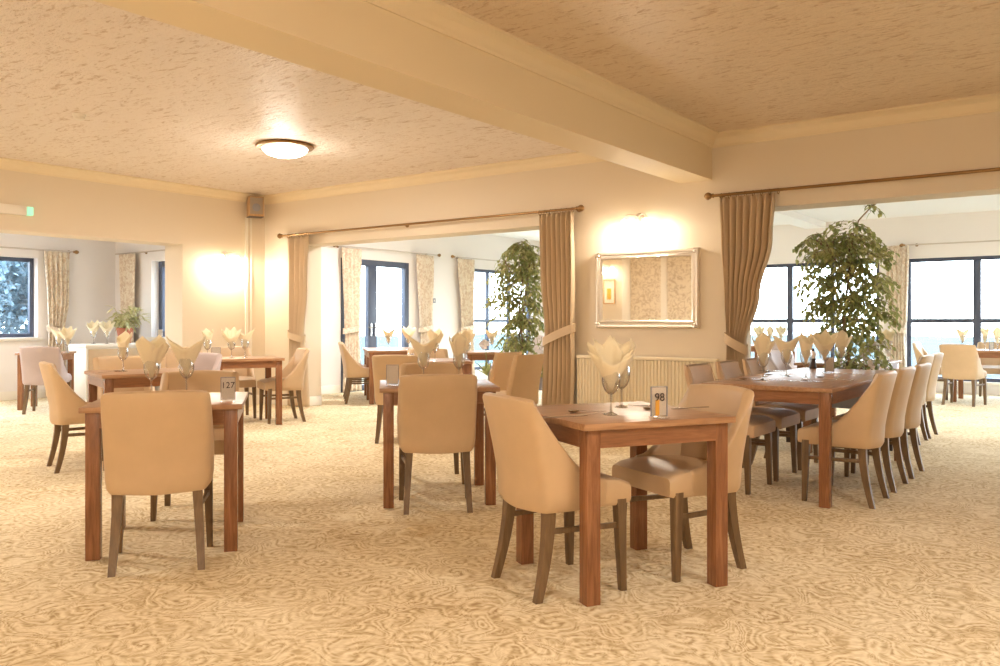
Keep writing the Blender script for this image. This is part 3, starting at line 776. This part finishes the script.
curtain('patterned curtain left of the alcove end window, above the potted plant', 'x', YA-.09, [(2.23,-12.9,-12.42),(1.3,-12.86,-12.44),(.9,-12.84,-12.48),(.02,-12.88,-12.45)], 2.23, .02, 5, .028, 'drape2', None, CG3, -1, 9)

# ------------------------------------------------------------------ mirror, radiator, wall fittings
x0, x1, z0, z1 = -4.346, -3.222, 1.10, 1.868
t = tag(empty('wall_mirror', ((x0+x1)/2, YW, z0)), 'rectangular mirror in an ornate silver frame on the cream wall', 'mirror')
hw, hh = (x1-x0)/2, z1-z0
def fr_ring(off, y): return [(-hw+off, y, off), (hw-off, y, off), (hw-off, y, hh-off), (-hw+off, y, hh-off)]
m = M()
prof = [(0,0),(0,-.03),(.012,-.045),(.028,-.042),(.036,-.030),(.048,-.030),(.058,-.038),(.068,-.034),(.078,-.02),(.078,0)]
m.loft([fr_ring(a, b) for a, b in prof], True, False)
mf = m.build('frame', 'silver', t, smooth=True)
o = M()
for sx in (-1,1):
    for zz in (0, hh):
        s = 1 if zz == 0 else -1
        for k in range(7):
            q = k/6*PI/2
            c = (sx*(hw-.05+.045*math.cos(q)), -.046, zz+s*(.05-.045*math.sin(q)))
            o.lathe([(.0001,.009),(.006,.006),(.008,0),(.0001,-.004)], 8, c, Matrix.Rotation(PI/2,3,'X'))
        o.lathe([(.0001,.014),(.012,.008),(.016,0),(.0001,-.004)], 10, (sx*(hw-.035), -.044, zz+s*.035), Matrix.Rotation(PI/2,3,'X'))
o.build('corner_ornament', 'silver', mf, smooth=True)
M().box(-hw+.07, -.02, .07, hw-.07, -.012, hh-.07).build('mirror_glass', 'mirror', t)
rx0, rx1 = -4.53, -3.02
t = tag(empty('radiator', ((rx0+rx1)/2, YW-.002, .14)), 'long ribbed cream radiator under the mirror', 'radiator')
hw = (rx1-rx0)/2; m = M(); prof = []
n = int(hw*2/.0375)
for k in range(n):
    xa = -hw+.012+k*(2*hw-.024)/n; d = (2*hw-.024)/n
    prof += [(xa, -.098), (xa+d*.18, -.086), (xa+d*.42, -.086), (xa+d*.6, -.098)]
prof.append((hw-.012, -.098))
m.loft([[(a, b, z) for a, b in prof] for z in (.03,.60,.64)], False, False)
m.build('panel', 'rad', t, fix=False)
m = M().box(-hw, -.098, 0, hw, -.03, .03).box(-hw, -.094, .03, -hw+.012, -.03, .65).box(hw-.012, -.094, .03, hw, -.03, .65).box(-hw+.012, -.084, .03, hw-.012, -.03, .64)
m.build('casing', 'rad', t)
m = M().box(-hw-.004, -.104, .645, hw+.004, -.028, .675); m.build('top_grille', 'rad', t, bevel=.004)
m = M()
for s in (-1,1): m.box(s*hw*.8-.02, -.03, .1, s*hw*.8+.02, 0, .55)
m.build('bracket', 'rad', t)
m = M().tube([(hw-.03,-.06,.01),(hw-.03,-.06,-.14)], .0075, 8).lathe([(.0001,0),(.012,0),(.016,.02),(.016,.045),(.012,.06),(.0001,.06)], 12, (hw-.03,-.06,-.07))
m.build('valve', 'plastic', t, smooth=True)

LIGHTS = []
def lamp(name, loc, energy, rgb, radius=.05, parent=None, kind='POINT', rot=None, size=.3, spread=None):
    d = bpy.data.lights.new(name, kind); d.energy = energy; d.color = rgb
    if kind == 'POINT': d.shadow_soft_size = radius
    if kind == 'AREA':
        d.shape = 'DISK'; d.size = size
        if spread: d.spread = spread
    o = bpy.data.objects.new(name, d); COL.objects.link(o); o.location = loc
    if rot: o.rotation_euler = rot
    if parent: o.parent = parent
    return o
def sconce(loc, rz, label, energy):       # faces -y locally
    t = tag(empty('wall_lamp', loc, rz), label, 'wall lamp', 'twin glass wall lamps')
    M().lathe([(.0001,.022),(.03,.02),(.045,.008),(.048,0),(.0001,0)], 18, (0,0,0), Matrix.Rotation(PI/2,3,'X')).build('wall_plate', 'pole', t, smooth=True)
    for s in (-1,1):
        pts = [(0,-.015,0),(s*.03,-.05,.02),(s*.08,-.085,.03),(s*.115,-.095,.015),(s*.12,-.095,-.02)]
        arm = M().tube(pts, .006, 8).build('arm', 'pole', t, smooth=True)
        sh = M().lathe([(.014,-.018),(.03,-.03),(.043,-.06),(.05,-.095),(.058,-.125),(.0555,-.125),(.047,-.095),(.040,-.062),(.028,-.034),(.0001,-.026)], 18, (s*.12,-.095,0)).build('lamp_shade', 'shade', arm, smooth=True)
        lamp('bulb', (s*.12,-.095,-.15), energy, (1,.88,.71), .03, t)
    return t
SCE = 18
sconce((-3.86, YW, 2.20), 0, 'glowing twin wall lamp above the mirror', SCE)
sconce((XL, 6.9, 2.07), PI/2, 'glowing twin wall lamp on the left wall near the corner', SCE)
# emergency light
t = tag(empty('emergency_light', (XL, 4.39, 2.33)), 'slim white emergency light with a green glowing end, high on left wall', 'emergency light')
M().box(0, -.62, 0, .06, -.07, .105).build('housing', 'plastic', t, bevel=.012)
M().box(.002, -.07, .004, .058, 0, .10).build('lens', 'greenlens', t, bevel=.01)
# loudspeaker in the corner
t = tag(empty('loudspeaker', (XL+.16, 7.27, 2.60), math.radians(63)), 'small wooden loudspeaker high in the corner', 'loudspeaker')
M().box(-.10,-.09,0,.10,.09,.27).build('cabinet', 'beech', t, bevel=.006)
gr = M().box(-.085,-.098,.03,.085,-.09,.255).build('grille', 'grille', t, bevel=.003)
M().lathe([(.0001,.004),(.05,.003),(.055,0),(.0001,0)], 18, (0,-.098,.12), Matrix.Rotation(PI/2,3,'X')).build('driver', 'trough', gr, smooth=True)
M().box(-.10,-.095,-.006,.10,.09,0).build('foot_trim', 'dark', t)
M().tube([(0,.09,.14),(0,.16,.14)], .015, 8).build('bracket', 'black', t)
struct(M().box(XL, 7.22, .13, XL+.02, 7.26, 2.60).box(XL, 7.30, .13, XL+.012, 7.33, 2.60), 'trim_6', 'white')
# light switch
t = tag(empty('light_switch', (XG, 11.72, 1.5)), 'small light switch between the garden door curtains', 'light switch')
M().box(0,-.043,0,.01,.043,.086).build('plate', 'trough', t, bevel=.003); M().box(.01,-.012,.025,.016,.012,.06).build('rocker', 'plastic', t, bevel=.002)
# smoke detector
px, py = W(-.5024*7.1, 7.1)
t = tag(empty('smoke_detector', (px, py, ZC)), 'small round smoke detector on the left ceiling', 'smoke detector')
M().lathe([(.0001,0),(.055,0),(.055,-.014),(.05,-.02)], 20).build('base', 'plastic', t, smooth=True)
M().lathe([(.046,-.02),(.046,-.036),(.036,-.046),(.0001,-.048)], 20).build('sensor_cap', 'plastic', t, smooth=True)
# ceiling lights
def make_dome():
    t = tag(empty('ceiling_light'), 'x', 'ceiling light', 'round domed ceiling lights')
    M().lathe([(.0001,0),(.275,0),(.285,-.012),(.275,-.03),(.235,-.038),(.0001,-.038)], 40).build('rim', 'brass', t, smooth=True)
    M().lathe([(.225,-.036)]+[(.222*math.cos(q*PI/20), -.036-.088*math.sin(q*PI/20)) for q in range(1,10)]+[(.0001,-.124)], 40).build('diffuser', 'dome', t, smooth=True)
    return t
DM = Proto(make_dome())
def dome(x, y, label, e, rgb=(1,.915,.81)):
    o = DM.put((x, y, ZC), 0, label); 
    lamp('ceiling_bulb', (x, y, ZC-.15), e, rgb, parent=None, kind='AREA', size=.42)
    lamp('ceiling_bulb_glow', (x, y, ZC-.17), e*.35, rgb, .10)
    return o
px, py = W(-.2566*8.35, 8.35)
dome(px, py, 'glowing domed ceiling light with a bronze rim, in the picture', 42)
dome(-6.7, 1.3, 'added unseen domed ceiling light over the left bay, behind the picture edge', 46)  # this dome and the next two are out of view, added for the light
dome(.9, 2.6, 'added unseen domed ceiling light over the right bay above the picture edge', 36)
dome(-.3, -.9, 'added unseen domed ceiling light over the right bay behind the viewer', 52)

def fill_dome(x, y, z, label, e):  # unseen domes, added to brighten the garden room and alcove
    o = DM.put((x, y, z), 0, label); lamp('ceiling_bulb', (x, y, z-.15), e, (1,.95,.92), kind='AREA', size=.42); lamp('ceiling_bulb_glow', (x, y, z-.17), e*.35, (1,.95,.92), .10)
fill_dome(-8.3, 9.2, 2.9, 'added unseen domed ceiling light in the garden room near the garden doors', 55)
fill_dome(-1.0, 11.2, 2.9, 'added unseen domed ceiling light in the garden room past the right picture edge', 45)
fill_dome(-11.6, 3.4, 2.6, 'added unseen domed ceiling light in the left alcove', 50)

# ------------------------------------------------------------------ things seen in the mirror (on the wall behind)
for k, (xx, ww) in enumerate(((-8.83,.10), (-7.92,.07), (-6.9,.07), (-5.9,.1))):
    struct(M().box(xx-ww, YB, 0, xx+ww, YB+.05, ZC), 'trim_%d' % (7+k), 'white', bevel=.006)
pm = mat('damask_wallpaper', (.72,.58,.40), .6)
L(pm, ramp(pm, noise_tex(pm, objco(pm), 7, 3, .5, 3), [(.42,(.60,.48,.34)),(.52,(.80,.70,.54))]), bsdf(pm).inputs['Base Color'])
struct(M().box(-8.73, YB, .0, -7.99, YB+.012, ZC).box(-7.85, YB, .0, -6.97, YB+.012, ZC).box(-6.83, YB, 0, -6.0, YB+.012, ZC), 'wallpaper_trim', pm)
t = tag(empty('picture', (-9.27, YB, 1.55)), 'small framed picture reflected at left in the mirror', 'picture')
m = M(); hw, hh = .15, .56
m.loft([[(-hw+a, b, a), (hw-a, b, a), (hw-a, b, hh-a), (-hw+a, b, hh-a)] for a, b in ((0,0),(0,.03),(.02,.03),(.025,.012),(.025,0))], True, False)
m.build('frame', 'beech', t); M().box(-hw+.02,.002,.02,hw-.02,.01,hh-.02).build('print', 'card', t); M().box(-.06,.011,.1,.05,.013,.35).build('figure', 'amber', t)
sconce((-9.27, YB, 2.40), PI, 'glowing wall lamp reflected in the left of the mirror', SCE)
for k, (xx, lb) in enumerate(((-2.6,'added unseen wall lamp on the wall behind the viewer, left of it'), (1.2,'added unseen wall lamp on the wall behind the viewer, right of it'))):
    sconce((xx, YB, 2.1), PI, lb, SCE*1.0)  # both out of view, added as fill light from behind the camera
# ------------------------------------------------------------------ cabinet, plants
t = tag(empty('low_cabinet', (-12.42, 6.12, 0)), 'low white cabinet with a tan side panel in the left alcove', 'cabinet')
M().box(0,0,.0,.51,1.06,.79).build('body', 'white', t, bevel=.004)
M().box(.51,.03,.05,.525,1.04,.76).build('side_panel', 'tan', t, bevel=.003)
M().box(-.02,-.02,.79,.54,1.08,.83).build('top', 'white', t, bevel=.006)
def leaf(m, p, d, n, ln, wd):
    d = d.normalized(); s = d.cross(n)
    if s.length < 1e-3: s = d.cross(Vector((1,0,0)))
    s.normalize(); n = s.cross(d)
    a = p; b = p+d*ln*.35; c = p+d*ln*.72-n*ln*.05; e = p+d*ln-n*ln*.14
    w1, w2 = wd*.5, wd*.36; up = n*wd*.14
    m.add([a, b+s*w1+up, b, b-s*w1+up, c+s*w2+up*.7, c, c-s*w2+up*.7, e], [(0,2,1),(0,3,2),(1,2,5,4),(2,3,6,5),(4,5,7),(5,6,7)])
def tree_foliage(rnd, blobs, ln, wd, per=6):
    m = M(); tw = M()
    for (bx, by, bz, rx, ry, rzz, n) in blobs:
        for k in range(int(n*1.5)):
            while True:
                q = Vector((rnd.uniform(-1,1), rnd.uniform(-1,1), rnd.uniform(-1,1)))
                if q.length < 1: break
            if q.length < .5 and rnd.random() < .5: q = q.normalized()*rnd.uniform(.6,1)
            c = Vector((bx*.9+q.x*rx*.78, by+q.y*ry*.9, bz+q.z*rzz*.95))
            out = Vector((q.x, q.y, 0)); 
            if out.length < .05: out = Vector((rnd.uniform(-1,1), rnd.uniform(-1,1), 0))
            out.normalize()
            # a drooping twig with alternate leaves
            d0 = (out + Vector((rnd.uniform(-.6,.6), rnd.uniform(-.6,.6), rnd.uniform(-.1,.5)))).normalized()
            p = c - d0*.08; pts = [p.copy()]
            for j in range(per):
                d0 = (d0 + Vector((0,0,-.22))).normalized(); p = p + d0*(ln*.5); pts.append(p.copy())
                side = d0.cross(Vector((0,0,1)))
                if side.length < .05: side = Vector((1,0,0))
                side.normalize(); sg = 1 if j % 2 else -1
                ld = (d0*.55 + side*sg*rnd.uniform(.5,1) + Vector((0,0,rnd.uniform(-.75,-.1)))).normalized()
                nn = (Vector((0,0,1)) + Vector((rnd.uniform(-.6,.6), rnd.uniform(-.6,.6), 0))).normalized()
                leaf(m, p, ld, nn, ln*rnd.uniform(.75,1.2), wd*rnd.uniform(.8,1.15))
            tw.tube(pts[::2], .0022, 4, False)
    return m, tw
def ficus(name, label, loc, zb, blobs, stems, seed):
    rnd = random.Random(seed)
    t = tag(empty(name, loc), label, 'plant', 'ficus trees in the troughs')
    f, tw = tree_foliage(rnd, blobs, .074, .038)
    f.build('foliage', 'leaf', t, fix=False); 
    for pts, r in stems: tw.tube(pts, r, 7)
    tw.build('trunk', 'bark', t, smooth=True, fix=False)
    return t
# axes of the trees: local x = to the viewer's right, local y = away (rotated with the camera heading)
def ficus_at(px, d, *a):
    x, y = at(px, d); t = ficus(a[0], a[1], (x, y, 0), 0, *a[2:]); t.rotation_euler = (0,0,r0); return t
ficus_at(521, 10.1, 'ficus_tree', 'leafy ficus tree with a slim crown, left of the radiator curtain',
    [(.02,0,2.10,.14,.14,.10,14), (-.02,0,1.96,.24,.22,.20,30), (-.22,0,1.80,.18,.16,.14,14), (.18,0,1.86,.20,.18,.18,20), (.02,0,1.62,.27,.24,.22,34), (-.28,0,1.52,.13,.12,.12,8), (.05,0,1.32,.25,.22,.24,34), (.02,0,1.06,.26,.22,.22,32), (-.1,0,.92,.18,.18,.16,14), (.08,0,.78,.26,.22,.16,18), (-.30,0,1.30,.08,.1,.1,3)],
    [([(0,0,.55),(.02,0,.9),(-.02,.01,1.3),(.02,0,1.7),(0,0,2.05)], .014), ([(.03,0,.55),(-.02,.02,1.0),(.05,0,1.45),(.1,0,1.85)], .011), ([(0,0,1.5),(-.12,0,1.75),(-.2,0,1.9)], .007)], 5)
ficus_at(846, 7.92, 'ficus_tree', 'large ficus tree with a wide crown behind the long table',
    [(.05,0,2.02,.22,.2,.16,26), (-.26,0,1.92,.20,.16,.13,18), (.20,0,1.86,.22,.18,.20,28), (-.10,0,1.80,.20,.18,.16,20), (.02,0,1.60,.22,.2,.22,34), (-.33,0,1.58,.12,.12,.15,10), (.30,0,1.55,.16,.16,.16,16), (-.20,0,1.38,.16,.16,.14,16), (.08,0,1.32,.26,.22,.20,36), (.36,0,1.32,.12,.12,.14,10), (-.05,0,1.12,.20,.2,.12,14), (.15,0,1.02,.22,.2,.18,22), (.20,0,.80,.26,.22,.12,20), (-.05,0,.75,.2,.2,.10,8), (.24,0,2.26,.05,.05,.06,2)],
    [([(0,0,.5),(.03,0,.8),(-.02,.01,1.2),(.03,0,1.6),(.05,0,2.0)], .018), ([(.05,0,.5),(-.02,.02,.95),(.06,0,1.4),(-.05,0,1.75)], .014), ([(.04,0,1.9),(.12,0,2.12),(.24,0,2.25),(.38,0,2.34)], .007), ([(0,0,1.6),(-.18,0,1.85),(-.3,0,1.95)], .008)], 9)
def trough(name, label, x0, x1, yc=8.30):
    t = tag(empty(name, ((x0+x1)/2, yc, 0)), label, 'planter', 'planter troughs in the wall openings')
    hw = (x1-x0)/2
    M().box(-hw,-.18,.36,hw,-.16,.56).box(-hw,.16,.36,hw,.18,.56).box(-hw,-.16,.36,-hw+.02,.16,.56).box(hw-.02,-.16,.36,hw,.16,.56).box(-hw+.02,-.16,.36,hw-.02,.16,.38).build('box', 'trough', t, bevel=.003)
    M().box(-hw-.015,-.195,.56,hw+.015,-.15,.58).box(-hw-.015,.15,.56,hw+.015,.195,.58).box(-hw-.015,-.15,.56,-hw+.03,.15,.58).box(hw-.03,-.15,.56,hw+.015,.15,.58).build('rim', 'card', t)
    M().box(-hw+.02,-.16,.38,hw-.02,.16,.53).build('soil', 'soil', t)
    for s in (-1,1):
        for k in (-1,1): M().bar([(s*(hw-.05),k*.14,.36),(s*(hw-.05),k*.14,0)], [.06,.045]).build('leg', 'dark', t, bevel=.003)
    return t
trough('planter_trough', 'grey planter trough holding the first ficus, behind the tieback curtain', -6.2, -4.95)
trough('planter_trough', 'grey planter trough holding the large ficus', -2.62, -1.62)
def flowers(px, d, zb, seed, label, n=4):
    rnd = random.Random(seed); x, y = at(px, d)
    t = tag(empty('flowering_plant', (x, y, zb), r0), label, 'plant', 'white flowering plants in the troughs')
    lf = M(); st = M(); fl = M()
    for k in range(9):
        a = 2*PI*k/9+rnd.uniform(-.3,.3); leaf(lf, Vector((0,0,.0)), Vector((math.cos(a), math.sin(a), rnd.uniform(.5,1.4))), Vector((0,0,1)), rnd.uniform(.18,.28), .05)
    for k in range(n):
        a = rnd.uniform(0, 2*PI); h = rnd.uniform(.28,.5); rr = rnd.uniform(.05,.16)
        pts = [(0,0,0),(rr*.3*math.cos(a),rr*.3*math.sin(a),h*.5),(rr*math.cos(a),rr*math.sin(a),h)]; st.tube(pts, .003, 5)
        for j in range(3):
            c = Vector(pts[2])+Vector((rnd.uniform(-.05,.05), rnd.uniform(-.05,.05), rnd.uniform(-.12,.03)))
            f = Vector((rnd.uniform(-.6,.6), -1, rnd.uniform(-.2,.4))).normalized(); s = f.cross(Vector((0,0,1))).normalized(); u = s.cross(f)
            for q in range(5):
                b = 2*PI*q/5; leaf(fl, c, (s*math.cos(b)+u*math.sin(b)+f*.25), f, .045, .04)
    lf.build('leaves', 'leaf', t, fix=False); st.build('stem', 'leaf', t, smooth=True); fl.build('blossom', 'petal', t, fix=False)
flowers(543, 9.75, .50, 1, 'white flowers in the trough right of the first ficus', 5)
flowers(487, 10.2, .50, 4, 'white flowers showing left of the first ficus', 2)
flowers(873, 7.85, .50, 2, 'white flowers at the foot of the large ficus, right side', 5)
# potted plant on the cabinet
t = tag(empty('potted_plant', (-12.19, 6.86, .8302)), 'variegated potted plant in a terracotta pot on the alcove cabinet', 'plant')
M().lathe([(.0001,0),(.065,0),(.09,.13),(.097,.13),(.097,.155),(.083,.155),(.08,.13),(.0001,.13)], 20).build('pot', 'terracotta', t, smooth=True)
rnd = random.Random(3); f = M(); st = M()
for k in range(46):
    a = rnd.uniform(0, 2*PI); el = rnd.uniform(.05,1.35); R = rnd.uniform(.06,.2)
    p = Vector((R*math.cos(a)*math.cos(el), R*math.sin(a)*math.cos(el), .17+R*math.sin(el)*1.2))
    st.tube([(0,0,.13), tuple(p)], .003, 4, False)
    for j in range(4): leaf(f, p, Vector((math.cos(a)+rnd.uniform(-.9,.9), math.sin(a)+rnd.uniform(-.9,.9), rnd.uniform(-.8,.5))), Vector((0,0,1)), rnd.uniform(.08,.13), .035)
f.build('foliage', 'leaf2', t, fix=False); st.build('stem', 'leaf2', t, fix=False); t.scale = (1.3,1.3,1.5)
gg = 'on the alcove cabinet'
setting((-12.2,6.38), r0, 1, 'the left glass on the alcove cabinet', gg, .8305)
setting((-12.04,6.50), r0+.4, 1, 'the right glass on the alcove cabinet, beside the potted plant', gg, .8305)
card_stand((-11.86,7.24), r0, .08, .12, 'pale card stand on the sill of the alcove end window', '', z=.9185)

# garden trees outside the windows
def garden_tree(x, y, h, r, seed, label):
    rnd = random.Random(seed); t = tag(empty('garden_tree', (x, y, -.35)), label, 'tree', 'trees in the garden')
    M().tube([(0,0,0),(.05,0,h*.3),(0,.05,h*.7)], [.14,.11,.05], 8).build('trunk', 'bark', t, smooth=True)
    f = M()
    for k in range(5000):
        q = Vector((rnd.gauss(0,1), rnd.gauss(0,1), rnd.gauss(0,1))).normalized()*rnd.uniform(.35,1)
        p = Vector((q.x*r*(1+.25*math.sin(5*q.z)), q.y*r, h*.55+q.z*h*.45))
        d = Vector((rnd.uniform(-1,1), rnd.uniform(-1,1), rnd.uniform(-1,.4)))
        leaf(f, p, d, Vector((rnd.uniform(-1,1), rnd.uniform(-1,1), 1)).normalized(), r*.10, r*.065)
    f.build('crown', 'tree', t, fix=False)
for i, (x, y, h, r) in enumerate([(-21,7.4,3.9,1.5),(-24.5,11.2,5.2,1.8),(-22.5,3.6,4.4,1.7),(-28,7.3,5.8,2.6),(-33,13.5,6.5,3.4),(-33,2.5,6.0,3.2)]):
    garden_tree(x, y, h, r, 20+i, ['round bushy tree outside the alcove window, nearest the glass', 'tall tree outside the alcove window, at its right side', 'leafy tree outside the alcove window, at its left side', 'broad tree standing behind the nearest one outside the alcove window', 'big tree in the far row beyond the alcove window, on its right', 'big tree in the far row beyond the alcove window, on its left'][i])
# ------------------------------------------------------------------ daylight, camera, view
wd = bpy.data.worlds.new('sky'); sc.world = wd; wd.use_nodes = True
nt = wd.node_tree; bg = nt.nodes['Background']
tc = nt.nodes.new('ShaderNodeTexCoord'); sp = nt.nodes.new('ShaderNodeSeparateXYZ'); nt.links.new(tc.outputs['Generated'], sp.inputs[0])
rp = nt.nodes.new('ShaderNodeValToRGB'); e = rp.color_ramp.elements
e[0].position = 0.0; e[0].color = (.86,.95,1,1); e[1].position = .5; e[1].color = (.62,.80,1,1)
nt.links.new(sp.outputs['Z'], rp.inputs['Fac']); nt.links.new(rp.outputs['Color'], bg.inputs['Color'])
bg.inputs['Strength'].default_value = 11.5
cam = bpy.data.cameras.new('camera'); co = bpy.data.objects.new('camera', cam); COL.objects.link(co)
co.location = (0,0,CH); co.rotation_euler = (PI/2, 0, math.radians(YAW))
cam.sensor_width = 36; cam.lens = F/1000*36; cam.shift_y = -(333-HZ)/1000; cam.clip_start = .05; cam.clip_end = 300
sc.camera = co
def portal(loc, rot, sx, sy):
    d = bpy.data.lights.new('window_portal', 'AREA'); d.shape = 'RECTANGLE'; d.size = sx; d.size_y = sy; d.cycles.is_portal = True
    o = bpy.data.objects.new('window_portal', d); COL.objects.link(o); o.location = loc; o.rotation_euler = rot
portal(((GA[0]+GA[1])/2, YG+.2, 1.2), (-PI/2,0,0), GA[1]-GA[0], 2.0); portal(((GB[0]+GB[1])/2, YG+.2, 1.2), (-PI/2,0,0), GB[1]-GB[0], 2.0)
portal((XG-.2, (GWL[0]+GWL[1])/2, 1.2), (PI/2,0,-PI/2), GWL[1]-GWL[0], 2.0); portal((XG-.2, (GD[0]+GD[1])/2, 1.1), (PI/2,0,-PI/2), GD[1]-GD[0], 2.2)
portal((XA-.26, (AW[0]+AW[1])/2, 1.5), (PI/2,0,-PI/2), AW[1]-AW[0], 1.2); portal(((EW[0]+EW[1])/2, YA+.26, 1.5), (-PI/2,0,0), EW[1]-EW[0], 1.2)
sc.view_settings.view_transform = 'Standard'; sc.view_settings.look = 'None'; sc.view_settings.gamma = 1; sc.view_settings.use_curve_mapping = False
sc.view_settings.exposure = 0.40
sc.cycles.max_bounces = 8; sc.cycles.diffuse_bounces = 5; sc.cycles.glossy_bounces = 4; sc.cycles.transparent_max_bounces = 16; sc.cycles.sample_clamp_indirect = 6
